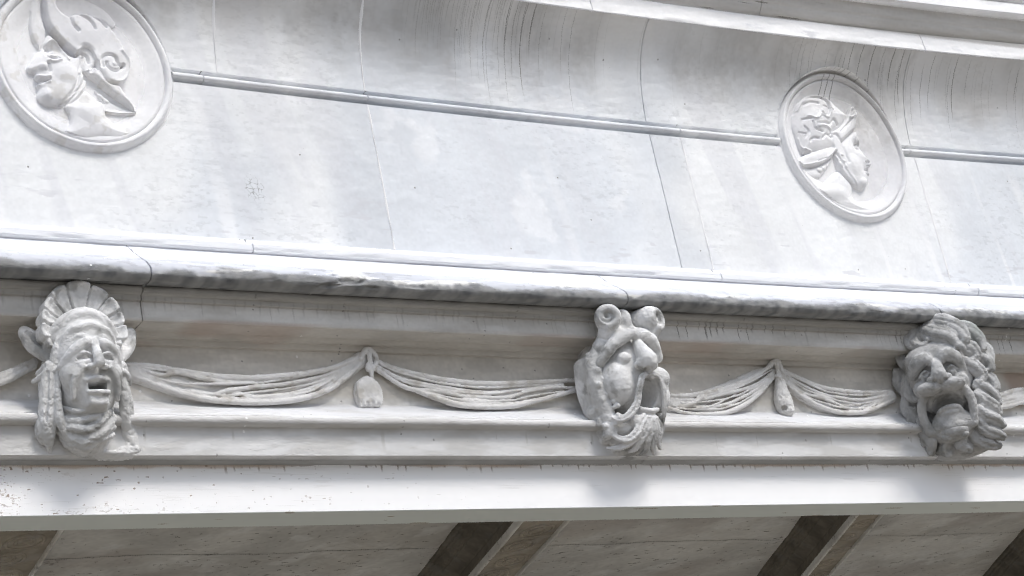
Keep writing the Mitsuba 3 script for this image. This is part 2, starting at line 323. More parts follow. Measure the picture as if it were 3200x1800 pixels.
HOLES = ((3.815, 6.785, .468 + .014), (8.832, 6.785, .498 + .014))
def pierce(v, f):
    """Opens the wall where the medallions are let in; the arris follows the circle."""
    v, f = v.copy(), np.asarray(f)
    for cx, cz, R in HOLES:
        r = np.hypot(v[:, 0] - cx, v[:, 2] - cz)
        out = r >= R
        f = f[out[f].any(1)]
        mv = np.zeros(len(v), bool); mv[np.unique(f)] = True
        mv &= ~out & (v[:, 1] < 0)
        k = R / np.maximum(r[mv], 1e-6)
        v[mv, 0] = cx + (v[mv, 0] - cx) * k
        v[mv, 2] = cz + (v[mv, 2] - cz) * k
    used = np.unique(f); new = np.full(len(v), -1); new[used] = np.arange(len(used))
    return v[used], new[f]

def box(x0, x1, y0, y1, z0, z1):
    m = trimesh.creation.box(extents=(x1 - x0, y1 - y0, z1 - z0))
    m.apply_translation(((x0 + x1) / 2, (y0 + y1) / 2, (z0 + z1) / 2))
    return m

def arc(pts, n=8):
    """Catmull-Rom through the points, for the round parts of a profile."""
    p = np.array(pts, float)
    p = np.vstack([2 * p[0] - p[1], p, 2 * p[-1] - p[-2]])
    out = []
    for k in range(1, len(p) - 2):
        for t in np.arange(n) / n:
            a, b, c, d = p[k - 1:k + 3]
            out.append(0.5 * ((2 * b) + (c - a) * t + (2 * a - 5 * b + 4 * c - d) * t * t + (3 * b - a - 3 * c + d) * t ** 3))
    out.append(p[-2])
    return [tuple(q) for q in out]

# ------------------------------------------------------------------ ground, steel beam
g = trimesh.Trimesh([[-900, -900, 0], [900, -900, 0], [900, 900, 0], [-900, 900, 0]], [[0, 1, 2], [0, 2, 3]])
put('pavement', g, 'm_paving', smooth=False)
labels['pavement'] = {'label': 'pale stone pavement in front of the facade', 'kind': 'structure'}

XA, XB = 0.0, 14.0                                              # the facade's run
beam = thing('steel_beam', 'white painted steel beam with rust spots under the carved entablature', 'beam')
put('web', course([(-0.030, 4.478), (-0.030, 4.722)], XA, XB, rough=0.0006, dx=0.05, ends=False), 'm_steel', beam)
put('soffit', course([(0.172, 4.475), (-0.026, 4.475), (-0.030, 4.478)], XA, XB, rough=0.0006, dx=0.05, ends=False), 'm_steel', beam)
put('back', course([(0.172, 4.76), (0.172, 4.475)], XA, XB, rough=0.0, dx=0.5, step=0.2, ends=False), 'm_steel', beam)

# ------------------------------------------------------------------ entablature
ent = thing('entablature', 'carved grey stone entablature with heavy ledge between steel beam and white wall', 'entablature')
def chips(amp, z0, z1, seed, fx=7.0):
    def f(X, Y, Z):
        w = np.clip((Z - z0) / 0.012, 0, 1) * np.clip((z1 - Z) / 0.012, 0, 1)
        nn = meshkit.fbm(np.stack([X * fx, Y * 0 + seed, Z * 9], -1), 4, seed)
        return -amp * w * np.clip((nn - 0.52) / 0.2, 0, 1)
    return f
LIP = [(-0.026, 4.7135), (-0.07, 4.7195), (-0.073, 4.7235), (-0.12, 4.7295)]
FASCIA = [(-0.12, 4.7295), (-0.122, 4.80), (-0.128, 4.846), (-0.132, 4.866)]
TORUS = [(-0.132, 4.866), *arc([(-0.150, 4.8665), (-0.170, 4.872), (-0.178, 4.886), (-0.174, 4.902), (-0.160, 4.914), (-0.148, 4.917)], 4), (-0.128, 4.909), (-0.126, 4.916), (-0.136, 4.925), (-0.128, 4.931)]
SILL = [(-0.128, 4.931), (-0.06, 4.985), (-0.012, 5.028), (0.0, 5.045)]
FRIEZE = [(0.0, 5.045), (0.0, 5.325)]
BED = [(0.0, 5.325), (-0.022, 5.327), (-0.024, 5.352), (-0.048, 5.354), *arc([(-0.050, 5.358), (-0.062, 5.366), (-0.068, 5.374)], 3)]
CORONA = [(-0.068, 5.374), (-0.188, 5.372), (-0.192, 5.38), (-0.190, 5.468), (-0.206, 5.470), (-0.207, 5.494)]
BEAD = [(-0.207, 5.494), *arc([(-0.215, 5.494), (-0.236, 5.500), (-0.244, 5.512), (-0.240, 5.526), (-0.228, 5.532)], 4)]
NOSE = [(-0.228, 5.532), *arc([(-0.25, 5.527), (-0.315, 5.517), (-0.344, 5.530), (-0.352, 5.550), (-0.345, 5.582), (-0.315, 5.616), (-0.26, 5.662), (-0.20, 5.712), (-0.152, 5.76), (-0.124, 5.786)], 4)]
TOPLIP = [(-0.124, 5.786), (-0.148, 5.789), (-0.153, 5.795), (-0.151, 5.826), *arc([(-0.145, 5.834), (-0.115, 5.846), (-0.09, 5.862), (-0.08, 5.885)], 3)]
JN = [XA, 1.6, 3.905, 6.66, 8.99, 11.3, XB]
def run(name, prof, joints, **k):
    g_ = k.pop('gap', 0.002)
    for a, b in zip(joints[:-1], joints[1:]):
        near = 2.4 < b and a < 11.6
        kk = dict(k)
        if not near:
            kk['dx'] = 0.12
        put(name, course(prof, a, b, gap=g_, seed=int(a * 10) + len(name), **kk), k_mat, ent)
k_mat = 'm_entab'
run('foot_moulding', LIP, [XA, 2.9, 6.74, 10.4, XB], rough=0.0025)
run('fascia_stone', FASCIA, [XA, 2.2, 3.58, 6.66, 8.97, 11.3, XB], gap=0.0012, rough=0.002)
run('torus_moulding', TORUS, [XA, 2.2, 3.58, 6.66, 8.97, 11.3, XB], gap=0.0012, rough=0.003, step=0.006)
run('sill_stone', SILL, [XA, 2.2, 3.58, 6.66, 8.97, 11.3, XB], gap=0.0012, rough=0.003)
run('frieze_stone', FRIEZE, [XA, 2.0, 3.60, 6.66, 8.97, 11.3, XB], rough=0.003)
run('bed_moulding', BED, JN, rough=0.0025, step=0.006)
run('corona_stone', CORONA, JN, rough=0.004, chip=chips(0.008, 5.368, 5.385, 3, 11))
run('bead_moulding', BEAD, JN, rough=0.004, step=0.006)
def nosechip(X, Y, Z):
    w = np.clip((-Y - 0.27) / 0.05, 0, 1)
    a = meshkit.fbm(np.stack([X * 1.4, Y * 5, Z * 5], -1), 4, 17) - 0.5
    b = meshkit.fbm(np.stack([X * 6, Y * 14, Z * 16], -1), 4, 23)
    spall = np.clip((meshkit.fbm(np.stack([X * 1.9, Y * 3, Z * 8], -1), 4, 29) - 0.60) / 0.05, 0, 1)
    few = np.clip((meshkit.noise(np.stack([X * 0.8, X * 0, X * 0 + 3], -1), 41) - 0.45) / 0.2, 0, 1)
    return w * (0.020 * a - 0.016 * few * np.clip((b - 0.56) / 0.06, 0, 1) - 0.022 * spall * few) + 0.003 * (b - 0.5)
run('ledge_stone', NOSE, JN, rough=0.004, step=0.010, dx=0.016, chip=nosechip)
run('ledge_fillet', TOPLIP, [XA, 2.0, 4.565, 7.53, 9.6, XB], rough=0.0025, chip=chips(0.012, 5.783, 5.81, 9, 5), step=0.008)
put('core', box(XA, XB, 0.05, 0.40, 4.765, 7.6), 'm_dark', ent, smooth=False)

# ------------------------------------------------------------------ attic wall with the string moulding and the coved top
att = thing('attic_wall', 'white washed stone wall with coved streaky top between ledge and cornice', 'wall')
LOW = [(-0.08, 5.885), (-0.083, 6.2), (-0.081, 6.5), (-0.080, 6.744)]
STRING = [(-0.080, 6.744), *arc([(-0.058, 6.748), (-0.044, 6.757), (-0.050, 6.767)], 3), *arc([(-0.082, 6.768), (-0.095, 6.775), (-0.097, 6.787), (-0.088, 6.797), (-0.066, 6.803)], 3),
          *arc([(-0.048, 6.804), (-0.041, 6.814), (-0.056, 6.826)], 3), (-0.080, 6.828)]
UPPER = arc([(-0.080, 6.828), (-0.085, 6.90), (-0.098, 7.0), (-0.123, 7.1), (-0.156, 7.19), (-0.198, 7.26), (-0.240, 7.315), (-0.290, 7.362), (-0.325, 7.390)], 4)
def strip(name, prof, joints, mat, parent, gap, **k):
    for a, b in zip(joints[:-1], joints[1:]):
        kk = dict(k)
        if b < 2.4 or a > 11.6:
            kk['dx'] = 0.15
        m_ = course(prof, a, b, gap=gap, seed=int(a * 7) + len(name), **kk)
        if mat == 'm_attic':
            m_ = pierce(*m_)
            if len(m_[1]) == 0:
                continue
        put(name, m_, mat, parent)
strip('lower_slab', LOW, [XA, 2.3, 5.425, 7.315, 7.545, 9.45, 11.8, XB], 'm_attic', att, 0.0011, rough=0.004, step=0.016, dx=0.016)
strip('string_moulding', STRING, [XA, 2.3, 4.470, 5.43, 7.545, 8.33, 9.42, 11.8, XB], 'm_attic', att, 0.002, rough=0.0015, step=0.004)
strip('upper_slab', UPPER, [XA, 2.3, 4.56, 5.425, 7.315, 9.45, 11.8, XB], 'm_attic', att, 0.0011, rough=0.004, step=0.014, dx=0.016)
for xj, prof in ((5.425, LOW), (5.425, UPPER), (4.56, UPPER), (9.45, LOW), (7.545, LOW)):          # joints pointed with white mortar, smeared over the arris
    P = resample(prof, 0.02)
    wv = 0.009 + 0.012 * (meshkit.fbm(np.c_[P[:, 1] * 6, P[:, 0] * 0 + xj, P[:, 0] * 0], 3, 4) - 0.5) * 2
    v, f = [], []
    for i, (y, z) in enumerate(P):
        off = 0.004 * (meshkit.noise(np.array([[z * 9, xj, 0]]), 2)[0] - 0.5)
        for k, (s, o) in enumerate(((-1, 0.004), (-0.5, -0.003), (0.5, -0.003), (1, 0.004))):
            v.append((xj + off + s * wv[i], y + o, z))
        if i:
            for k in range(3):
                f.append(((i - 1) * 4 + k, (i - 1) * 4 + k + 1, i * 4 + k + 1, i * 4 + k))
    put('mortar_joint', (warp(v), np.array(f)), 'm_mortar', att)

# ------------------------------------------------------------------ crowning cornice
cor = thing('crowning_cornice', 'projecting white cornice with shaded underside at the top of the facade', 'cornice')
FIL = [(-0.31, 7.392), (-0.328, 7.379), (-0.335, 7.383), (-0.322, 7.505), (-0.312, 7.512)]
COVE = arc([(-0.312, 7.512), (-0.335, 7.524), (-0.355, 7.550), (-0.363, 7.570)], 3) + [(-0.370, 7.576)] + arc([(-0.376, 7.582), (-0.386, 7.615), (-0.390, 7.650)], 3)
SOF = [(-0.390, 7.650), (-0.456, 7.646), (-0.460, 7.650), (-0.452, 7.728), (-0.44, 7.735)]
TOP = [(-0.44, 7.735), (-0.462, 7.738), *arc([(-0.47, 7.745), (-0.49, 7.78), (-0.50, 7.82), (-0.50, 7.88)], 3), (-0.49, 7.90), (0.4, 7.95)]
for nm, pf, jj, kw in (('fillet_stone', FIL, [XA, 3.4, 6.9, 9.56, 11.9, XB], dict(rough=0.004, chip=chips(0.014, 7.37, 7.40, 31, 4), step=0.01)), ('cove_stone', COVE, [XA, 4.4, 8.2, 12.0, XB], dict(rough=0.003, step=0.008)),
                       ('soffit_stone', SOF, [XA, 4.4, 8.2, 12.0, XB], dict(rough=0.003)), ('gutter_moulding', TOP, [XA, 5.0, 10.0, XB], dict(rough=0.003, step=0.05))):
    strip(nm, pf, jj, 'm_cornice', cor, 0.0015, **kw)

# ------------------------------------------------------------------ portico behind: ceiling with carved ribs, back wall, end piers
cei = thing('portico_ceiling', 'shaded stained stone ceiling crossed by carved ribs behind the beam', 'ceiling')
RIBS = [(3.31, 3.64, 0.145), (6.21, 6.53, 0.29), (8.62, 8.84, 0.50), (10.72, 10.98, 0.60)]   # left and right edge of the soffit at y = 0.41, lean in plan
def ribpt(x, s, y): return x + s * (y - 0.41)
def sheet(fx0, fx1, y0, y1, z, n=40, m=36, amp=0.012, seed=1):
    u, w = np.meshgrid(np.linspace(0, 1, n), np.linspace(y0, y1, m), indexing='ij')
    X = fx0(w) * (1 - u) + fx1(w) * u
    Z = z + amp * 2 * (meshkit.fbm(np.stack([X * 3, w * 3, X * 0], -1), 4, seed) - 0.5)
    v = np.stack([X, w, Z], -1).reshape(-1, 3)
    i, j = np.meshgrid(np.arange(n - 1), np.arange(m - 1), indexing='ij')
    f = np.stack([i * m + j, i * m + j + 1, (i + 1) * m + j + 1, (i + 1) * m + j], -1).reshape(-1, 4)
    return v, f
edges = [(0.0, 0.0, 0.0)] + RIBS + [(14.0, 14.0, 0.4)]
for k in range(len(edges) - 1):
    a, b = edges[k], edges[k + 1]
    for (ya, yb) in ((0.17, 1.63), (1.623, 3.11), (3.105, 4.6)):
        put('ceiling_slab', sheet(lambda w, a=a: ribpt(a[1], a[2], w) - 0.02, lambda w, b=b: ribpt(b[0], b[2], w) - 0.10, ya, yb, 4.803 - 0.003 * int(ya / 1.5), seed=k), 'm_ceiling', cei)
for k, (xl, xr, s) in enumerate(RIBS):
    rib = numbered(cei + '__rib')
    w = xr - xl
    prof = [(-0.125, 4.82), (-0.120, 4.785), (-0.100, 4.780), (-0.098, 4.765), (-0.080, 4.762), (-0.070, 4.735), (-0.052, 4.728), (-0.050, 4.715), (-0.030, 4.70), (0.012, 4.672), (0.020, 4.660), (0.014, 4.650), (0.012, 4.612), (0.002, 4.606), (0.0, 4.590), (0.012, 4.582), (0.010, 4.566),
            (w - 0.010, 4.566), (w, 4.58), (w + 0.005, 4.63), (w + 0.05, 4.70), (w + 0.06, 4.82)]
    pr = np.array(prof)
    ys = np.linspace(0.17, 4.6, 60)
    V = []
    for y in ys:
        jit = 0.0015 * (meshkit.noise(np.c_[pr[:, 0] * 30, pr[:, 1] * 30 + k, np.full(len(pr), y * 6)], 3) - 0.5)
        V.append(np.c_[ribpt(xl, s, y) + pr[:, 0] + jit, np.full(len(pr), y), pr[:, 1] + jit])
    n = len(pr)
    i, j = np.meshgrid(np.arange(59), np.arange(n - 1), indexing='ij')
    f = np.stack([i * n + j, i * n + j + 1, (i + 1) * n + j + 1, (i + 1) * n + j], -1).reshape(-1, 4)
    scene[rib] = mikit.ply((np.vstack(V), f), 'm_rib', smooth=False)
    for e0, e1 in ((-0.004, 0.020), (w - 0.018, w + 0.004)):                    # pale fillets along both edges of the soffit
        fp = np.array([(e0, 4.586), (e0 + 0.002, 4.552), (e0 + 0.006, 4.547), (e1 - 0.006, 4.547), (e1 - 0.002, 4.552), (e1, 4.570)])
        FV = []
        for y in ys:
            j_ = 0.006 * (meshkit.noise(np.array([[k * 3.7 + e0 * 90, y * 9, 0]]), 5)[0] - 0.5)
            FV.append(np.c_[ribpt(xl, s, y) + fp[:, 0] + j_, np.full(6, y), fp[:, 1] + 0.3 * j_])
        ii, jj = np.meshgrid(np.arange(59), np.arange(5), indexing='ij')
        put('edge_fillet', (np.vstack(FV), np.stack([ii * 6 + jj, ii * 6 + jj + 1, (ii + 1) * 6 + jj + 1, (ii + 1) * 6 + jj], -1).reshape(-1, 4)), 'm_ceiling', rib, smooth=False)
    orn = []
    for q, y in enumerate(np.arange(0.34, 3.2, 0.27)):                          # guilloche rings on the soffit
        for rr, tt in ((0.27 * w, 0.010), (0.13 * w, 0.008)):
            t = trimesh.creation.torus(rr, tt, 20, 8)
            t.apply_scale((1, 1.25, 0.7))
            t.apply_translation((ribpt(xl, s, y) + w / 2 + (0.02 if q % 2 else -0.02), y, 4.567))
            orn.append(t)
    put('guilloche', trimesh.util.concatenate(orn), 'm_rib', rib)
put('core', box(XA, XB, 0.173, 4.7, 4.86, 5.0), 'm_dark', cei, smooth=False)
bw = thing('portico_back_wall', 'plain stone wall at the back of the portico', 'wall')
scene[bw] = mikit.ply(box(XA, XB, 4.6, 4.9, 0, 4.9), 'm_ceiling')
for xa in (XA, XB - 0.7):
    pk = thing('end_pier', 'square stone pier under the ' + ('left' if xa < 1 else 'right') + ' end of the beam', 'pier')
    scene[pk] = mikit.ply(box(xa, xa + 0.7, -0.02, 0.6, 0, 4.474), 'm_ceiling')

# traced outlines, in metres on the wall (x, z)
SWAG = {'A': [[(3.866,5.218),(3.983,5.213),(4.137,5.186),(4.294,5.162),(4.498,5.155),(4.711,5.176),(4.888,5.205),(5.027,5.25),(5.152,5.305)],[(3.912,5.211),(4.015,5.163),(4.12,5.176),(4.251,5.145),(4.412,5.13),(4.581,5.152),(4.752,5.165)],[(3.956,5.134),(4.085,5.098),(4.201,5.072),(4.288,5.066),(4.356,5.087),(4.491,5.106),(4.661,5.126),(4.793,5.153),(4.928,5.189),(5.099,5.261)],[(4.32,5.063),(4.404,5.076),(4.482,5.053),(4.608,5.06),(4.739,5.087),(4.875,5.13)],[(3.905,5.156),(4.008,5.112),(4.159,5.06),(4.316,5.035),(4.52,5.03),(4.732,5.05),(4.914,5.106),(5.062,5.201),(5.146,5.271)]],'B': [[(5.195,5.289),(5.307,5.238),(5.442,5.199),(5.608,5.169),(5.807,5.155),(6.014,5.163),(6.193,5.179),(6.433,5.197)],[(5.197,5.265),(5.317,5.19),(5.408,5.158),(5.534,5.134),(5.696,5.113),(5.83,5.106),(5.969,5.118),(6.148,5.14)],[(5.198,5.253),(5.316,5.153),(5.413,5.119),(5.562,5.107),(5.69,5.082),(5.891,5.076),(5.997,5.088),(6.109,5.121),(6.292,5.15),(6.436,5.153)],[(5.199,5.241),(5.34,5.142),(5.443,5.105),(5.522,5.073),(5.646,5.036),(5.812,5.026),(5.985,5.035),(6.094,5.058),(6.243,5.092),(6.433,5.14)],[(5.656,5.081),(5.719,5.061),(5.851,5.049),(5.991,5.06)]],'C': [[(7.878,5.322),(7.808,5.302),(7.683,5.241),(7.506,5.176),(7.34,5.138),(7.131,5.117),(6.993,5.123)],[(7.87,5.295),(7.703,5.202),(7.551,5.153),(7.397,5.122),(7.245,5.093),(7.025,5.094)],[(7.864,5.277),(7.719,5.185),(7.536,5.103),(7.377,5.055),(7.213,5.05),(7.065,5.06)],[(7.845,5.25),(7.681,5.131),(7.52,5.05),(7.363,5.008),(7.151,5.009),(7.013,5.051)],[(7.398,5.126),(7.259,5.106),(7.199,5.071),(7.112,5.048)]],'D': [[(7.886,5.313),(8.027,5.241),(8.183,5.181),(8.367,5.162),(8.537,5.161),(8.726,5.177)],[(7.883,5.286),(8.044,5.192),(8.17,5.139),(8.297,5.12),(8.475,5.115),(8.729,5.151)],[(7.883,5.269),(8.01,5.155),(8.161,5.114),(8.28,5.071),(8.384,5.045),(8.512,5.088)],[(7.883,5.251),(7.986,5.146),(8.114,5.068),(8.266,5.028),(8.448,5.035),(8.624,5.083),(8.746,5.133)]],'E': [[(3.075,5.113),(3.173,5.109),(3.237,5.124),(3.317,5.162),(3.419,5.218)],[(3.079,5.094),(3.196,5.09),(3.274,5.118),(3.342,5.156),(3.416,5.194)],[(3.09,5.14),(3.188,5.129),(3.278,5.151),(3.358,5.193),(3.42,5.228)]],'F': [[(9.537,5.137),(9.603,5.154),(9.714,5.179),(9.851,5.201),(10.076,5.186)],[(9.538,5.114),(9.598,5.115),(9.719,5.14),(9.835,5.162),(10.06,5.146)],[(9.529,5.091),(9.605,5.081),(9.701,5.094),(9.818,5.119),(10.047,5.115)],[(9.56,5.145),(9.655,5.132),(9.761,5.145),(9.907,5.151)]],'pendant1': [(5.088,5.157),(5.12,5.178),(5.15,5.189),(5.186,5.174),(5.212,5.145),(5.225,5.103),(5.219,5.056),(5.202,5.024),(5.152,5.028),(5.087,5.02),(5.075,5.071),(5.077,5.118)],'knot1': [(5.132,5.278),(5.157,5.318),(5.183,5.33),(5.206,5.314),(5.22,5.278),(5.196,5.229),(5.163,5.222),(5.168,5.246)],'pendant2': [(7.883,5.269),(7.872,5.215),(7.863,5.153),(7.86,5.091),(7.866,5.047)],'knot2': [(7.808,5.302),(7.85,5.335),(7.895,5.341),(7.9,5.287),(7.897,5.242),(7.856,5.25)]}
MED1 = {'face': [(-.192,.114),(-.22,.057),(-.268,-.01),(-.294,-.05),(-.283,-.075),(-.256,-.08),(-.261,-.097),(-.252,-.116),(-.243,-.127),(-.255,-.145),(-.248,-.167),(-.258,-.199),(-.255,-.223),(-.222,-.247),(-.172,-.249),(-.121,-.242),(-.066,-.209),(-.013,-.147),(.006,-.083),(-.011,-.035),(-.016,.039),(-.064,.045),(-.109,.096),(-.153,.159)],'neck': [(-.126,-.239),(-.065,-.202),(-.007,-.147),(.039,-.185),(.083,-.211),(.088,-.278),(.137,-.322),(.212,-.367),(.138,-.401),(.052,-.401),(-.036,-.425),(-.12,-.422),(-.2,-.397),(-.135,-.365),(-.106,-.329),(-.109,-.28)],'peak': [(-.231,.363),(-.252,.259),(-.261,.183),(-.25,.109),(-.221,.056),(-.197,.097),(-.168,.176),(-.188,.255),(-.182,.37)],'bowl': [(-.179,.371),(-.179,.282),(-.166,.199),(-.108,.112),(-.04,.055),(.005,.093),(.046,.075),(.065,.017),(.081,-.037),(.12,-.092),(.171,-.105),(.21,-.072),(.248,.033),(.231,.088),(.222,.132),(.192,.191),(.136,.261),(.08,.284),(-.007,.281),(-.056,.257),(-.109,.298),(-.122,.379)],'guard': [(-.008,-.046),(.061,-.015),(.12,-.092),(.173,-.108),(.199,-.161),(.25,-.238),(.199,-.205),(.124,-.151),(.052,-.081)],'earpad': [(-.04,.055),(.005,.094),(.048,.079),(.067,.021),(.034,-.046),(-.01,-.051),(-.022,.001)],'plume': [(-.128,.378),(-.108,.303),(-.056,.256),(-.007,.28),(.08,.283),(.136,.26),(.161,.231),(.206,.257),(.151,.334),(.075,.381),(.007,.397)],'guardlow': [(.046,-.135),(.109,-.183),(.174,-.214),(.248,-.238),(.21,-.255),(.094,-.252),(.081,-.199)],'grooves': [[(-.046,.246),(-.039,.206),(-.017,.174)],[(-.008,.277),(.036,.257),(.06,.235),(.074,.2)],[(.054,.282),(.106,.257),(.14,.223)],[(.128,.266),(.173,.227),(.196,.186),(.219,.153)],[(-.002,.041),(-.033,-.05),(-.056,-.127),(-.118,-.214),(-.154,-.239)],[(.011,-.045),(-.02,-.111),(-.062,-.171),(-.126,-.239)],[(-.191,-.023),(-.19,-.044),(-.189,-.066)],[(-.256,-.132),(-.225,-.127),(-.196,-.114)],[(-.185,.332),(-.168,.183),(-.109,.099),(-.042,.042)],[(.064,.011),(.069,-.039),(.109,-.09),(.171,-.102)],[(-.036,.043),(.001,.06),(.022,.043),(.025,.012)],[(.028,-.043),(.062,.008)],[(-.001,-.047),(.06,-.114),(.14,-.168),(.247,-.234)],[(-.252,.259),(-.261,.183),(-.25,.109),(-.221,.056)],[(.093,-.011),(.092,.027),(.11,.054),(.14,.062),(.165,.053),(.171,.024),(.182,.006),(.2,.008)],[(.113,.012),(.116,-.008),(.135,-.026),(.16,-.028),(.186,-.014),(.203,.009)]],'fine': [[(-.189,.013),(-.173,.033),(-.155,.042),(-.139,.031),(-.126,.01)],[(-.186,.011),(-.168,.004),(-.146,.006),(-.128,.01)],[(-.165,.027),(-.161,.021)],[(-.255,-.122),(-.224,-.117),(-.198,-.12)],[(-.26,-.086),(-.258,-.094)],[(-.092,-.187),(-.047,-.145)]],'ridges': [[(-.199,.06),(-.177,.1),(-.142,.109),(-.106,.075),(-.083,.009)],[(-.184,-.013),(-.156,-.015),(-.126,.001)],[(-.041,.051),(.004,.088),(.043,.074),(.06,.029),(.041,-.029)],[(-.013,.046),(-.015,.001),(-.03,-.05)],[(-.048,-.151),(-.093,-.199),(-.13,-.225)],[(-.255,-.094),(-.223,-.103),(-.194,-.1)],[(-.249,-.14),(-.226,-.131),(-.199,-.128)],[(.069,-.02),(.084,-.062),(.121,-.09),(.166,-.095),(.211,-.06),(.238,-.006),(.235,.05),(.208,.092)],[(.094,-.25),(.169,-.251),(.247,-.24)]],'sockets': [(-.142,.058,.049,.035),(-.184,.065,.023,.019)],'blobs': [(-.162,.021,.031,.02),(-.216,-.047,.034,.025),(-.106,-.065,.075,.069),(-.217,-.201,.04,.043),(.012,-.126,.017,.016),(.039,-.142,.018,.017),(.07,-.169,.021,.019),(.1,-.184,.017,.017),(.041,-.172,.016,.015),(-.174,-.266,.034,.011),(-.154,-.285,.017,.014),(-.134,-.307,.015,.014),(-.153,-.321,.013,.011),(-.005,-.27,.069,.068),(.026,.17,.13,.096),(.154,.009,.013,.013)]}
MED2 = {'face': [(-.033,.027),(.121,.134),(.14,.071),(.138,.018),(.149,-.021),(.172,-.059),(.196,-.075),(.152,-.097),(.174,-.117),(.12,-.149),(.136,-.191),(.108,-.246),(.043,-.292),(-.022,-.252),(-.075,-.161),(-.1,-.049)],'visor': [(-.031,.033),(-.059,.075),(-.095,.093),(.007,.148),(.088,.232),(.132,.296),(.161,.285),(.159,.204),(.116,.132)],'bowl': [(-.384,.188),(-.338,.264),(-.248,.325),(-.147,.351),(-.056,.339),(.012,.292),(.082,.245),(.088,.228),(.007,.148),(-.089,.094),(-.076,.024),(-.108,-.01),(-.224,-.049),(-.365,-.073),(-.391,.021),(-.404,.107)],'guard': [(-.476,-.185),(-.382,-.096),(-.254,-.047),(-.106,-.005),(-.093,-.035),(-.13,-.078),(-.231,-.132),(-.334,-.167)],'guardlow': [(-.463,-.19),(-.335,-.17),(-.231,-.135),(-.132,-.082),(-.169,-.134),(-.271,-.225),(-.375,-.231)],'strap': [(-.103,.086),(-.058,.077),(-.03,.02),(-.027,-.112),(.014,-.254),(-.022,-.259),(-.099,-.171),(-.104,-.049),(-.116,.029)],'neck': [(-.375,-.326),(-.229,-.252),(-.145,-.184),(-.09,-.175),(-.025,-.261),(-.047,-.333),(-.022,-.376),(.053,-.403),(.142,-.418),(.029,-.441),(-.106,-.443),(-.257,-.402)],'grooves': [[(-.368,.199),(-.302,.286),(-.186,.327),(-.096,.315),(-.077,.256),(-.114,.202),(-.158,.213)],[(-.21,.135),(-.139,.149),(-.091,.152),(-.054,.185),(-.024,.156)],[(-.248,.145),(-.243,.101),(-.183,.083)],[(-.321,.155),(-.244,.169)],[(-.303,.01),(-.27,.032),(-.226,.035)],[(-.031,.033),(.119,.137)],[(-.455,-.18),(-.31,-.155),(-.182,-.109),(-.097,-.039)],[(-.103,.084),(-.059,.075),(-.03,.02)],[(-.1,-.049),(-.051,-.185),(-.003,-.26)],[(-.032,.015),(-.027,-.112)],[(-.026,-.357),(.022,-.371)],[(-.012,.106),(.082,.182),(.132,.269)],[(-.279,.261),(-.22,.286),(-.158,.283)],[(.135,-.098),(.156,-.101)],[(.106,-.154),(.138,-.169)],[(-.318,.107),(-.298,.074),(-.33,.035)],[(-.195,.039),(-.144,.071),(-.107,.057)]],'fine': [[(.088,.026),(.113,.038),(.124,.025)],[(.085,.004),(.111,.002)],[(.133,-.121),(.153,-.125)],[(-.371,.066),(-.328,.057)],[(-.121,.269),(-.043,.25)],[(-.275,-.126),(-.199,-.097)],[(.082,.182),(.133,.224)]],'ridges': [[(-.344,.219),(-.281,.288),(-.183,.334),(-.092,.326),(-.059,.267),(-.105,.19),(-.153,.203)],[(-.448,-.175),(-.317,-.147),(-.2,-.101),(-.105,-.031)],[(.094,.22),(.138,.224),(.167,.263)],[(-.273,.182),(-.205,.171),(-.144,.231)],[(-.212,.117),(-.147,.124),(-.089,.112)],[(-.386,.021),(-.374,-.039),(-.309,-.059)],[(.141,-.089),(.153,-.116),(.127,-.139)],[(.108,-.162),(.13,-.183)]],'sockets': [(.092,.018,.037,.044)],'blobs': [(.021,-.126,.076,.081),(.064,-.245,.044,.036),(.15,-.119,.021,.02),(.12,-.175,.02,.016),(-.266,-.177,.024,.018),(-.23,-.161,.019,.016),(-.183,-.144,.017,.014),(-.108,-.137,.032,.027),(-.192,-.327,.117,.062),(-.189,.155,.129,.1),(.137,.062,.02,.027),(-.063,-.063,.013,.011),(-.062,-.107,.013,.011),(-.057,-.146,.013,.011)]}

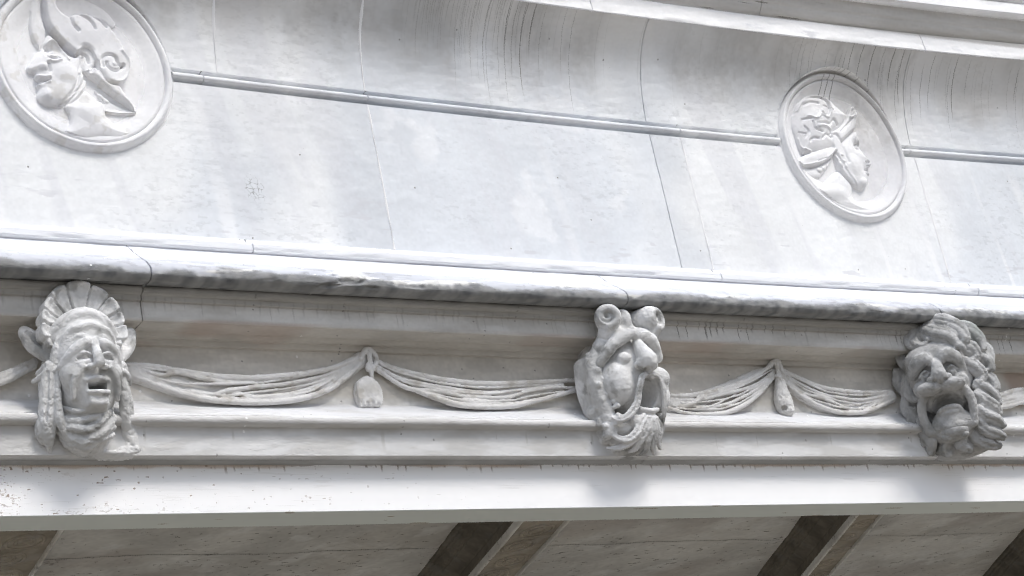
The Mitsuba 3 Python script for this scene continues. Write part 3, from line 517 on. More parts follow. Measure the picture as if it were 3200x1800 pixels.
# ------------------------------------------------------------------ carving: distance fields turned into one continuous surface
class Carving:
    """A block of stone from which solids are joined (add) and cut (cut); coordinates are (across, up, out of the wall)."""
    def __init__(self, lo, hi, h):
        self.h, self.lo = h, np.array(lo, float)
        self.n = np.ceil((np.array(hi, float) - self.lo) / h).astype(int) + 1
        self.d = np.full(self.n, 0.25, np.float32)
        self.ax = [(self.lo[k] + h * np.arange(self.n[k])).astype(np.float32) for k in range(3)]

    def _window(self, lo, hi, pad):
        a = np.clip(np.floor((np.array(lo) - pad - self.lo) / self.h).astype(int), 0, self.n)
        b = np.clip(np.ceil((np.array(hi) + pad - self.lo) / self.h).astype(int) + 1, 0, self.n)
        s = tuple(slice(i, j) for i, j in zip(a, b))
        return s, np.meshgrid(*[x[q] for x, q in zip(self.ax, s)], indexing='ij', sparse=True)

    def _merge(self, s, f, k, cut):
        g = self.d[s]
        if g.size == 0:
            return
        f = np.asarray(f, np.float32)
        if cut:
            t = np.clip(k - np.abs(g + f), 0, None) / k
            self.d[s] = np.maximum(g, -f) + t * t * k * 0.25
        else:
            t = np.clip(k - np.abs(g - f), 0, None) / k
            self.d[s] = np.minimum(g, f) - t * t * k * 0.25

    def ell(self, c, r, k=0.02, cut=False, rot=None):
        c, r = np.array(c, float), np.array(r, float)
        R = np.eye(3) if rot is None else trimesh.transformations.euler_matrix(*np.radians(rot))[:3, :3]
        ext = np.sqrt(((R * r) ** 2).sum(1))
        s, (x, y, z) = self._window(c - ext, c + ext, 0.035 + k)
        p = [x - c[0], y - c[1], z - c[2]]
        q = [sum(R[j, i] * p[j] for j in range(3)) for i in range(3)]
        k0 = np.sqrt(sum((q[i] / r[i]) ** 2 for i in range(3)))
        k1 = np.sqrt(sum((q[i] / r[i] ** 2) ** 2 for i in range(3)))
        self._merge(s, k0 * (k0 - 1) / np.maximum(k1, 1e-6), k, cut)
        return self

    def cap(self, pts, k=0.012, cut=False, flat=1.0, round_=True):
        """A tapering strand through the points (across, up, out, radius); flat < 1 makes it thinner outwards."""
        P = np.array(pts if len(pts) > 1 else list(pts) * 2, float)
        if round_ and len(P) > 2:
            P = np.array(arc([tuple(q) for q in P], 3))
        P[:, 3] = np.maximum(P[:, 3], 0.003)
        f = np.array([1, 1, flat])
        best, lo, hi = None, (P[:, :3] - P[:, 3:] * f).min(0), (P[:, :3] + P[:, 3:] * f).max(0)
        s, (x, y, z) = self._window(lo, hi, 0.03 + k)
        z = z / flat
        for a, b in zip(P[:-1], P[1:]):
            A, B = a[:3].copy(), b[:3].copy()
            A[2] /= flat; B[2] /= flat
            e = B - A
            t = np.clip(((x - A[0]) * e[0] + (y - A[1]) * e[1] + (z - A[2]) * e[2]) / max(e @ e, 1e-12), 0, 1)
            d = np.sqrt((x - A[0] - t * e[0]) ** 2 + (y - A[1] - t * e[1]) ** 2 + (z - A[2] - t * e[2]) ** 2) - (a[3] + t * (b[3] - a[3]))
            best = d if best is None else np.minimum(best, d)
        self._merge(s, best * (flat if flat < 1 else 1), k, cut)
        return self

    def box(self, c, half, r=0.006, k=0.008, cut=False):
        c, half = np.array(c, float), np.array(half, float)
        s, (x, y, z) = self._window(c - half, c + half, 0.03 + k)
        q = [np.abs(x - c[0]) - half[0] + r, np.abs(y - c[1]) - half[1] + r, np.abs(z - c[2]) - half[2] + r]
        d = np.sqrt(sum(np.maximum(a, 0) ** 2 for a in q)) + np.minimum(np.maximum(np.maximum(q[0], q[1]), q[2]), 0) - r
        self._merge(s, d, k, cut)
        return self

    def mesh(self, rough=0.002, freq=40.0, seed=1, pit=0.0):
        d = self.d.copy()
        for k in range(3):
            i = [slice(None)] * 3
            for e in (0, -1):
                i[k] = e
                d[tuple(i)] = np.maximum(d[tuple(i)], 0.5 * self.h)
        sg = d < 0
        n = np.array(d.shape) - 1
        corners = [(a, b, c) for a in (0, 1) for b in (0, 1) for c in (0, 1)]
        cnt = sum(sg[a:a + n[0], b:b + n[1], c:c + n[2]].astype(np.int8) for a, b, c in corners)
        cells = np.argwhere((cnt > 0) & (cnt < 8))
        idx = np.full(n, -1, np.int32)
        idx[tuple(cells.T)] = np.arange(len(cells))
        val = {o: d[cells[:, 0] + o[0], cells[:, 1] + o[1], cells[:, 2] + o[2]] for o in corners}
        acc, num = np.zeros((len(cells), 3)), np.zeros(len(cells))
        for o in corners:
            for k in range(3):
                if o[k] == 0:
                    q = tuple(1 if j == k else o[j] for j in range(3))
                    va, vb = val[o], val[q]
                    hit = (va < 0) != (vb < 0)
                    t = np.where(hit, va / np.where(hit, va - vb, 1), 0)
                    pos = np.repeat(np.array(o, float)[None], len(cells), 0)
                    pos[:, k] = t
                    acc += np.where(hit[:, None], pos, 0)
                    num += hit
        v = (cells + acc / np.maximum(num, 1)[:, None]) * self.h + self.lo
        faces = []
        for k in range(3):
            a, b = [(1, 2), (2, 0), (0, 1)][k]
            s0 = [slice(None)] * 3; s1 = [slice(None)] * 3
            s0[k] = slice(0, -1); s1[k] = slice(1, None)
            A, B = sg[tuple(s0)], sg[tuple(s1)]
            e = np.argwhere(A != B)
            ok = (e[:, a] > 0) & (e[:, b] > 0) & (e[:, a] < d.shape[a] - 1) & (e[:, b] < d.shape[b] - 1)
            e = e[ok]
            ea = e.copy(); ea[:, a] -= 1
            eb = e.copy(); eb[:, b] -= 1
            eab = ea.copy(); eab[:, b] -= 1
            q = np.stack([idx[tuple(x.T)] for x in (e, ea, eab, eb)], 1)
            flip = A[tuple(e.T)]
            q[~flip] = q[~flip][:, ::-1]
            faces.append(q)
        f = np.vstack(faces)
        tri = np.vstack([f[:, [0, 1, 2]], f[:, [0, 2, 3]]])
        m = trimesh.Trimesh(v, tri, process=False)
        if rough or pit:
            nn = meshkit.arrays(m, True)[2]
            x = m.vertices
            o = rough * 2 * (meshkit.fbm(x * freq, 3, seed) - 0.5) + rough * 0.8 * (meshkit.noise(x * freq * 4, seed + 9) - 0.5)
            if pit:
                o -= pit * np.clip((meshkit.fbm(x * freq * 1.7 + 5, 3, seed + 3) - 0.56) / 0.15, 0, 1)
            m.vertices = x + nn * o[:, None]
        return m

def place(m, f):
    """The carving's mesh moved into the world: f maps (across, up, out) to (x, y, z)."""
    return trimesh.Trimesh(f(np.asarray(m.vertices)), np.asarray(m.faces), process=False)

def on_wall(v):
    return np.stack([v[:, 0], -v[:, 2], v[:, 1]], 1)

H = 0.0042
# ---- first mask: an open-mouthed face under a fan crest
mk = thing('stone_mask', 'grey stone mask of a sad face with fan crest, open square mouth and head cloth', 'carving', 'carved masks along the entablature')
X0 = 3.578
c = Carving((3.22, 4.68, -0.02), (3.94, 5.55, 0.46), H)
c.ell((X0, 5.05, 0.05), (.16, .28, .14)).ell((X0, 5.155, .19), (.155, .20, .16), .03).ell((X0, 4.99, .205), (.128, .125, .125), .05).ell((X0, 4.915, .262), (.055, .036, .05), .03)
for s in (-1, 1):
    c.ell((X0 + s * .088, 5.055, .278), (.056, .064, .056), .04)
    c.ell((X0 + s * .066, 5.118, .372), (.052, .026, .036), .020, True)
    c.ell((X0 + s * .066, 5.106, .318), (.046, .026, .030), .016)                                       # heavy lids, almost shut
    c.cap([(X0 + s * .012, 5.186, .350, .018), (X0 + s * .045, 5.178, .356, .025), (X0 + s * .092, 5.146, .334, .027), (X0 + s * .138, 5.092, .272, .018)], .010)
    c.cap([(X0 + s * .010, 5.215, .356, .005), (X0 + s * .012, 5.190, .366, .006), (X0 + s * .016, 5.16, .364, .005)], .010, True)
    c.cap([(X0 + s * .034, 5.114, .346, .0125), (X0 + s * .060, 5.114, .348, .0115), (X0 + s * .090, 5.101, .330, .006)], .003, True)
    c.cap([(X0 + s * .026, 5.124, .354, .006), (X0 + s * .060, 5.131, .358, .008), (X0 + s * .098, 5.112, .332, .006)], .006)
    c.cap([(X0 + s * .030, 5.092, .344, .006), (X0 + s * .062, 5.088, .346, .007), (X0 + s * .10, 5.086, .322, .005)], .010)
c.cap([(X0, 5.190, .348, .018), (X0 - .002, 5.13, .372, .020), (X0 - .004, 5.072, .394, .025)], .010)
for s in (-1, 1):
    c.ell((X0 + s * .030, 5.062, .362), (.020, .015, .022), .010)
    c.ell((X0 + s * .030, 5.090, .328), (.024, .026, .026), .010)
    c.cap([(X0 + s * .058, 5.055, .360, .004), (X0 + s * .080, 5.01, .344, .007), (X0 + s * .088, 4.94, .319, .006)], .010, True)
    c.cap([(X0 + s * .066, 5.065, .342, .014), (X0 + s * .104, 5.005, .314, .016), (X0 + s * .108, 4.935, .286, .012)], .016)
    c.cap([(X0 + s * .115, 5.03, .320, .003), (X0 + s * .122, 4.97, .300, .005), (X0 + s * .112, 4.92, .288, .003)], .010, True)
c.box((X0, 5.028, .372), (.050, .014, .030), .008, .012, True)
c.box((X0 - .002, 4.955, .290), (.048, .066, .046), .018, .028)
c.cap([(X0 - .050, 5.008, .332, .011), (X0, 5.016, .346, .012), (X0 + .050, 5.008, .332, .011)], .01)
c.cap([(X0 - .044, 4.950, .336, .012), (X0, 4.946, .346, .014), (X0 + .044, 4.950, .336, .012)], .01)
c.box((X0, 4.979, .31), (.044, .0205, .14), .004, .004, True)
for (zz, ww, rr, am) in ((5.215, .338, .014, .012), (5.245, .330, .011, .008)):                        # furrowed forehead
    c.cap([(X0 - .12, zz - .035, ww - .06, rr * .6), (X0 - .06, zz + am * .5, ww - .008, rr), (X0, zz - am, ww, rr), (X0 + .06, zz + am * .5, ww - .008, rr), (X0 + .12, zz - .035, ww - .06, rr * .6)], .014)
put('face', place(c.mesh(.0014, 30, 3, 0), on_wall), 'm_carved', mk)
c = Carving((3.36, 5.06, .08), (3.80, 5.44, 0.44), H)                                                   # rolls of hair round the brow
c.cap([(3.418, 5.10, .225, .020), (3.430, 5.19, .262, .016), (3.480, 5.252, .312, .016), (3.53, 5.262, .334, .016), (X0, 5.274, .338, .016), (3.63, 5.262, .334, .016), (3.675, 5.252, .314, .016), (3.724, 5.19, .262, .015), (3.738, 5.10, .225, .018)], .01)
c.cap([(3.412, 5.19, .19, .026), (3.432, 5.265, .235, .026), (3.49, 5.325, .280, .028), (X0, 5.352, .292, .030), (3.665, 5.325, .280, .028), (3.726, 5.265, .235, .026), (3.742, 5.19, .19, .024)], .012)
r_ = np.random.default_rng(4)
c.ell((X0, 5.19, .20), (.160, .185, .150), .02)
for q_ in range(4):                                                                                     # waves combed across the brow
    c.cap([(X0 + .150 * math.sin(t), 5.135 + (.172 + .022 * q_) * math.cos(t) + .007 * math.sin(t * 7 + q_ * 2), .21 + (.135 - .012 * q_) * math.cos(t * .85) + .012, .0045) for t in np.linspace(-1.25, 1.25, 15)], .012, True)
put('hair', place(c.mesh(.0018, 45, 5, .001), on_wall), 'm_carved', mk)
c = Carving((3.32, 5.20, .08), (3.84, 5.56, 0.36), H)                                                   # fan crest
x_, z_, w_ = np.meshgrid(*c.ax, indexing='ij')
r_, th_ = np.hypot(x_ - X0, z_ - 5.288), np.degrees(np.arctan2(z_ - 5.288, x_ - X0))
th_ = np.where(th_ < -90, th_ + 360, th_)
cuts_ = np.array([-16, 8, 28, 50, 76, 108, 133, 154, 173, 196])                                         # flutes of uneven width
i_ = np.clip(np.searchsorted(cuts_, th_) - 1, 0, len(cuts_) - 2)
t_ = np.clip((th_ - cuts_[i_]) / (cuts_[i_ + 1] - cuts_[i_]), 0, 1)
ed_ = np.minimum(t_, 1 - t_) * (cuts_[i_ + 1] - cuts_[i_]) * np.pi / 180 * r_                            # distance to the nearest ridge
R_ = .192 + .022 * np.sin(np.radians(np.clip(th_, 0, 180))) + .016 * np.sqrt(np.clip(1 - (2 * t_ - 1) ** 2, 0, 1)) + .006 * np.sin(i_ * 5.1)
front = .232 + .22 * (r_ - .06) + .010 * np.abs(2 * t_ - 1) ** 1.5 - .020 * np.exp(-(ed_ / .005) ** 2) + .014 * np.exp(-((R_ - r_ - .012) / .014) ** 2) + .004 * np.sin(i_ * 3.7)
f_ = np.maximum(np.maximum(r_ - R_, (w_ - front) * .8), (front - .085 - w_) * .8)
f_ = np.maximum(f_, (-22 - th_) * .002)
c.d = np.minimum(c.d, f_).astype(np.float32)
c.ell((X0, 5.29, .15), (.17, .17, .06), .01)
put('crest', place(c.mesh(.0020, 35, 6, .0015), on_wall), 'm_carved', mk)
for s, tip, base in ((-1, (3.350, 5.318, .125), (3.425, 5.165, .20)), (1, (3.850, 5.325, .14), (3.745, 5.165, .20))):
    c = Carving((min(tip[0], base[0]) - .12, 5.04, .0), (max(tip[0], base[0]) + .12, 5.42, .34), H)
    mid = [(tip[i] * .55 + base[i] * .45) for i in range(3)]
    c.cap([(*base, .030), (mid[0] + s * .004, mid[1], mid[2], .050), (*tip, .034)], .012, flat=.75)
    c.cap([(base[0], base[1] + .02, base[2] + .045, .006), (mid[0], mid[1], mid[2] + .042, .024), (tip[0], tip[1] - .012, tip[2] + .035, .014)], .012, True)
    c.cap([(base[0] - s * .05, 5.13, .25, .018), (base[0] + s * .01, 5.125, .225, .022), (base[0] + s * .05, 5.105, .16, .014)], .01)
    c.cap([(base[0] - s * .04, 5.095, .255, .014), (base[0] + s * .02, 5.085, .225, .020), (base[0] + s * .07, 5.07, .15, .012)], .01)
    put('ear', place(c.mesh(.002, 40, 7 + s, .001), on_wall), 'm_carved', mk)
c = Carving((3.28, 4.68, -.02), (3.94, 5.14, .40), H)                                                   # cloth wound under the chin, hanging at the sides
c.ell((3.572, 4.885, .13), (.138, .165, .130), .03)
c.cap([(3.408, 5.11, .225, .034), (3.398, 4.98, .20, .045), (3.388, 4.86, .175, .044), (3.392, 4.79, .15, .026), (3.404, 4.745, .12, .010)], .012, flat=.8)
c.cap([(3.420, 5.08, .255, .006), (3.410, 4.96, .240, .007), (3.402, 4.86, .215, .006), (3.400, 4.80, .185, .004)], .010, True)
c.cap([(3.388, 5.08, .240, .005), (3.378, 4.96, .226, .006), (3.372, 4.86, .20, .005)], .010, True)
c.cap([(3.434, 5.09, .245, .012), (3.424, 4.95, .235, .016), (3.43, 4.85, .215, .020), (3.452, 4.80, .20, .010)], .008)
c.cap([(3.355, 4.87, .16, .020), (3.36, 4.82, .15, .026), (3.372, 4.785, .13, .014)], .010)
for j_, (za, zb, sag, off, r_) in enumerate(((4.99, 5.00, .105, .012, .011), (4.965, 4.975, .125, .004, .013), (4.93, 4.95, .135, .010, .015), (4.89, 4.92, .130, .002, .013), (4.86, 4.885, .115, .010, .017), (4.82, 4.85, .085, .004, .015), (4.79, 4.81, .060, .006, .016))):
    ch = []
    for a_ in np.linspace(-78, 80, 12):                                                                 # folds that lie on the throat and dip to one side
        sn, cs = math.sin(math.radians(a_ - 8)), max(math.cos(math.radians(a_ + 12)), 0)
        z_ = za + (zb - za) * (a_ + 78) / 158 - sag * cs ** 1.3 + .004 * math.sin(a_ * .09 + j_ * 2)
        k_ = math.sqrt(max(1 - ((z_ - 4.885) / .172) ** 2, .12))
        ch.append((3.572 + .138 * k_ * sn, z_, .13 + .130 * k_ * math.sqrt(max(1 - sn * sn, .02)) + off, r_ * (.7 + .5 * cs)))
    c.cap(ch, .010)
c.cap([(3.748, 5.08, .225, .022), (3.758, 4.97, .20, .030), (3.766, 4.88, .165, .026), (3.772, 4.84, .13, .016)], .010, flat=.8)
c.cap([(3.780, 5.06, .19, .014), (3.792, 4.95, .165, .020), (3.80, 4.86, .13, .016)], .008)
c.cap([(3.772, 5.05, .235, .004), (3.78, 4.96, .215, .006), (3.785, 4.88, .18, .004)], .01, True)
c.ell((3.80, 4.83, .10), (.045, .09, .04), .03).ell((3.845, 4.89, .10), (.04, .04, .045), .02).ell((3.78, 4.755, .09), (.08, .030, .045), .02).ell((3.70, 4.735, .10), (.09, .02, .05), .02)
put('head_cloth', place(c.mesh(.0035, 26, 11, .004), on_wall), 'm_carved', mk)

# ---- second mask: horned, with bulging cheeks and a long moustache
mk = thing('stone_mask', 'worn grey stone mask with two curled horns, puffed cheeks and drooping moustache', 'carving', 'carved masks along the entablature')
X0 = 6.645
c = Carving((6.28, 4.68, -.02), (6.98, 5.56, .47), H)
c.ell((X0, 5.12, .04), (.19, .36, .12)).ell((X0, 5.16, .185), (.170, .25, .165), .03).ell((X0, 5.42, .20), (.10, .10, .10), .03)
c.ell((6.648, 5.455, .275), (.045, .055, .05), .02).ell((6.66, 5.49, .25), (.035, .03, .04), .012)
c.ell((6.480, 5.280, .245), (.045, .060, .06), .03).ell((6.805, 5.26, .25), (.045, .065, .065), .03)
c.cap([(6.440, 5.200, .265, .024), (6.50, 5.275, .332, .034), (6.605, 5.330, .362, .030), (6.64, 5.315, .366, .022)], .012).cap([(6.665, 5.315, .366, .022), (6.745, 5.305, .350, .036), (6.805, 5.23, .295, .034)], .012)
c.ell((6.560, 5.345, .265), (.085, .060, .085), .035).ell((6.730, 5.345, .262), (.085, .060, .085), .035)
c.ell((6.545, 5.232, .355), (.055, .032, .034), .012, True).ell((6.745, 5.232, .350), (.050, .030, .03), .012, True)
c.ell((6.560, 5.205, .322), (.040, .034, .034), .006).ell((6.740, 5.215, .320), (.040, .034, .032), .006)
c.ell((6.530, 5.085, .250), (.094, .125, .100), .026).ell((6.775, 5.105, .275), (.080, .070, .080), .012).ell((6.785, 5.03, .245), (.070, .10, .075), .02)
c.cap([(6.648, 5.285, .352, .026), (6.650, 5.215, .382, .042), (6.650, 5.165, .402, .052), (6.652, 5.135, .398, .042)], .010)
c.ell((6.616, 5.150, .378), (.032, .027, .032), .016).ell((6.692, 5.146, .374), (.034, .028, .034), .016)
for q_ in (0, 1, 2):                                                                                    # furrows over the nose
    c.cap([(6.60, 5.345 + .022 * q_, .335 - .022 * q_, .004), (6.648, 5.328 + .024 * q_, .362 - .026 * q_, .005), (6.70, 5.345 + .022 * q_, .335 - .022 * q_, .004)], .010, True)
c.ell((6.630, 5.104, .405), (.022, .018, .034), .005, True).ell((6.690, 5.102, .400), (.020, .016, .034), .005, True)
c.ell((6.675, 4.945, .215), (.075, .10, .08), .02)
c.ell((6.680, 5.010, .310), (.066, .085, .17), .006, True)
c.cap([(6.628, 4.932, .285, .012), (6.682, 4.916, .300, .015), (6.738, 4.932, .283, .012)], .008)
c.ell((6.680, 4.885, .250), (.058, .035, .045), .02)
put('face', place(c.mesh(.0016, 30, 13, .0004), on_wall), 'm_carved', mk)
for s, ctr, ax in ((-1, (6.505, 5.436, .335), (-.60, -.14, .79)), (1, (6.808, 5.440, .330), (.42, -.12, .90))):
    ax = np.array(ax) / np.linalg.norm(ax)
    e1 = np.cross((0, 1, 0), ax); e1 /= np.linalg.norm(e1); e2 = np.cross(ax, e1)
    ctr = np.array(ctr)
    c = Carving(ctr - (.16, .16, .24), ctr + (.16, .16, .12), H)
    c.cap([(*(ctr - ax * .16), .060), (*(ctr - ax * .02), .074)], .01)
    c.ell(ctr + ax * .004, (.048, .048, .020), .01)
    sp = [(*(ctr + ax * (.014 + .016 * (1 - q)) + (e1 * math.cos(-s * a) + e2 * math.sin(a)) * (.060 - .050 * q)), .0195 - .008 * q) for q, a in zip(np.linspace(0, 1, 16), np.linspace(-1.6, 6.6, 16))]
    c.cap([(*(ctr + ax * .060), .050), (*(ctr + ax * .062), .050)], .006, True)
    c.cap(sp, .003)
    c.ell(ctr + np.array((-.01 * s, -.085, -.05)), (.05, .05, .06), .03)
    put('horn', place(c.mesh(.0022, 36, 15 + s, .002), on_wall), 'm_carved', mk)
c = Carving((6.28, 4.66, -.02), (6.98, 5.36, .46), H)                                                   # hair at the sides, moustache and beard
for P in ([(6.665, 5.100, .378, .012), (6.618, 5.085, .374, .014), (6.594, 5.020, .352, .016), (6.578, 4.950, .324, .018), (6.535, 4.895, .297, .018), (6.485, 4.876, .274, .015), (6.450, 4.892, .260, .010)],
          [(6.665, 5.100, .378, .012), (6.735, 5.088, .362, .014), (6.768, 5.01, .330, .015), (6.778, 4.93, .290, .014), (6.785, 4.87, .25, .010)],
          [(6.645, 4.895, .285, .018), (6.606, 4.855, .285, .020), (6.570, 4.800, .270, .020), (6.520, 4.775, .245, .018), (6.470, 4.800, .225, .014), (6.478, 4.835, .225, .009)],
          [(6.640, 4.875, .275, .018), (6.600, 4.815, .262, .020), (6.550, 4.765, .235, .018), (6.490, 4.745, .20, .015), (6.435, 4.755, .17, .010)],
          [(6.665, 4.885, .288, .018), (6.648, 4.830, .275, .020), (6.612, 4.775, .245, .018), (6.595, 4.740, .21, .015), (6.565, 4.725, .18, .009)],
          [(6.685, 4.885, .288, .018), (6.682, 4.825, .270, .020), (6.660, 4.775, .240, .019), (6.668, 4.735, .20, .015), (6.640, 4.715, .17, .009)],
          [(6.702, 4.885, .282, .018), (6.722, 4.830, .260, .019), (6.708, 4.780, .232, .018), (6.722, 4.740, .19, .015), (6.755, 4.722, .15, .009)],
          [(6.722, 4.885, .272, .016), (6.755, 4.840, .246, .018), (6.752, 4.795, .22, .016), (6.778, 4.760, .18, .014), (6.812, 4.758, .15, .008)],
          [(6.780, 4.90, .25, .014), (6.800, 4.855, .21, .014), (6.796, 4.81, .18, .012), (6.82, 4.79, .15, .007)]):
    p_ = np.array(P)
    p_[-1, 3] *= .55
    t_ = np.gradient(p_[:, :2], axis=0); t_ /= np.linalg.norm(t_, axis=1, keepdims=True)
    for o_ in (-.5, .5):                                                                                # two strands to a lock
        c.cap(np.c_[p_[:, 0] - t_[:, 1] * o_ * p_[:, 3], p_[:, 1] + t_[:, 0] * o_ * p_[:, 3], p_[:, 2], p_[:, 3] * .68], .003)
for P in ([(6.475, 5.285, .235, .040), (6.435, 5.20, .215, .048), (6.432, 5.09, .210, .050), (6.448, 4.98, .210, .044), (6.465, 4.89, .205, .042), (6.455, 4.835, .20, .034), (6.432, 4.812, .185, .020)],
          [(6.43, 5.23, .12, .046), (6.425, 5.10, .11, .048), (6.44, 4.95, .11, .040), (6.46, 4.82, .12, .032)],
          [(6.82, 5.23, .20, .040), (6.845, 5.12, .175, .048), (6.842, 5.00, .16, .042), (6.82, 4.90, .145, .034), (6.80, 4.84, .12, .02)]):
    c.cap(P, .02)
for a, b, w, r in ((6.47, 5.24, .265, .02), (6.42, 5.16, .256, .020), (6.45, 5.11, .258, .018), (6.41, 5.08, .25, .018), (6.455, 5.03, .25, .02), (6.425, 5.00, .24, .016), (6.44, 5.20, .258, .016)):
    c.ell((a, b, w), (r, r, r), .012)
c.ell((6.405, 4.955, .155), (.034, .034, .034), .008).ell((6.41, 4.925, .145), (.022, .02, .03), .008).ell((6.402, 4.958, .188), (.006, .006, .010), .003, True)
c.ell((6.64, 4.83, .06), (.17, .11, .09), .02).ell((6.60, 4.755, .08), (.13, .03, .07), .02)
c.cap([(6.385, 4.89, .10, .02), (6.375, 4.82, .10, .024), (6.40, 4.755, .10, .016)], .01)
c.ell((6.450, 5.08, .165), (.050, .21, .075), .03).ell((6.670, 4.83, .175), (.085, .065, .055), .02).ell((6.605, 4.872, .245), (.060, .040, .048), .015).ell((6.545, 4.845, .205), (.055, .035, .045), .015).ell((6.56, 4.805, .15), (.08, .045, .05), .02)
rg = np.random.default_rng(12)
for k_ in range(90):                                                                                    # crumbling crust over the hair at the side
    z_ = 4.86 + .42 * rg.random(); a_ = rg.random()
    c.ell((6.405 + .085 * a_ + .03 * abs(z_ - 5.08), z_, .185 + .075 * a_ + .02 * rg.random()), (.008 + .012 * rg.random(),) * 3, .008)
put('beard_and_hair', place(c.mesh(.0022, 30, 17, .002), on_wall), 'm_carved', mk)

# ---- third mask: roaring, wrapped in a curly mane, turned along the street
mk = thing('stone_mask', 'dark grey stone mask of a roaring beast with curly mane and wide open jaws', 'carving', 'carved masks along the entablature')
TH = math.radians(40)
def turned(v):
    return np.stack([8.95 + v[:, 0] * math.cos(TH) - v[:, 2] * math.sin(TH), -.16 - v[:, 0] * math.sin(TH) - v[:, 2] * math.cos(TH), v[:, 1]], 1)
c = Carving((-.30, 4.66, -.34), (.42, 5.56, .40), H)
c.ell((.06, 5.10, -.10), (.24, .38, .20)).ell((.05, 5.21, .08), (.20, .24, .16), .04).ell((.03, 5.06, .14), (.15, .12, .11), .03)
for s in (-1, 1):
    q = .022
    c.cap([(q + s * .020, 5.212, .270, .020), (q + s * .058, 5.248, .276, .036), (q + s * .112, 5.232, .250, .042), (q + s * .148, 5.185, .200, .026)], .010)
    c.ell((q + s * .076, 5.170, .265), (.045, .028, .035), .012, True)
    c.ell((q + s * .078, 5.160, .232), (.030, .030, .028), .006)
    c.cap([(q + s * .045, 5.165, .250, .006), (q + s * .078, 5.183, .262, .009), (q + s * .115, 5.160, .235, .006)], .006)
    c.ell((q + s * .078, 5.163, .262), (.009, .009, .012), .003, True)
    c.ell((q + s * .115, 5.095, .205), (.050, .050, .050), .02)
    c.ell((.008 + s * .070, 5.066, .285), (.078, .040, .064), .008)                                     # swollen upper lip
    c.cap([(q + s * .100, 5.075, .235, .026), (q + s * .142, 5.00, .210, .026), (q + s * .148, 4.92, .180, .026), (q + s * .128, 4.85, .155, .030)], .014)
    c.cap([(q + s * .060, 5.115, .262, .007), (q + s * .098, 5.082, .250, .008), (q + s * .12, 5.03, .232, .006)], .010, True)
c.ell((.025, 5.290, .165), (.17, .075, .095), .04)
c.cap([(.022, 5.225, .258, .024), (.016, 5.175, .298, .036), (.010, 5.122, .330, .048)], .010)
c.ell((-.036, 5.104, .322), (.030, .024, .028), .008).ell((.054, 5.104, .320), (.030, .024, .028), .008)
c.ell((-.022, 5.086, .346), (.013, .010, .016), .004, True).ell((.038, 5.086, .346), (.013, .010, .016), .004, True)
c.cap([(.008, 5.085, .35, .005), (.008, 5.06, .345, .006), (.008, 5.035, .33, .004)], .008, True)
c.cap([(-.04, 5.235, .25, .006), (.015, 5.228, .272, .006), (.07, 5.238, .25, .006)], .010, True)
c.ell((.022, 4.85, .10), (.135, .085, .10), .03)
c.ell((.028, 4.950, .26), (.112, .086, .19), .012, True)
c.ell((.032, 4.885, .24), (.100, .055, .14), .012, True)
c.ell((.026, 4.820, .150), (.085, .050, .07), .02)
put('face', place(c.mesh(.0026, 28, 21, .003), turned), 'm_carved', mk)
c = Carving((-.12, 4.72, -.02), (.18, 5.02, .32), H)
c.ell((.032, 4.885, .13), (.088, .058, .085), .02).ell((.034, 4.925, .175), (.070, .030, .050), .015)
c.ell((.028, 4.845, .185), (.072, .036, .040), .015).cap([(-.050, 4.915, .16, .014), (-.02, 4.945, .208, .015), (.034, 4.952, .222, .016), (.085, 4.945, .205, .015), (.112, 4.905, .16, .014)], .010)
c.ell((-.045, 4.868, .150), (.050, .052, .050), .03).ell((.108, 4.868, .148), (.050, .052, .050), .03)
c.ell((-.015, 4.80, .16), (.040, .034, .035), .012).ell((.065, 4.795, .155), (.045, .030, .035), .012)
put('tongue', place(c.mesh(.0025, 34, 23, .002), turned), 'm_carved', mk)
c = Carving((-.32, 4.64, -.30), (.46, 5.60, .34), H)
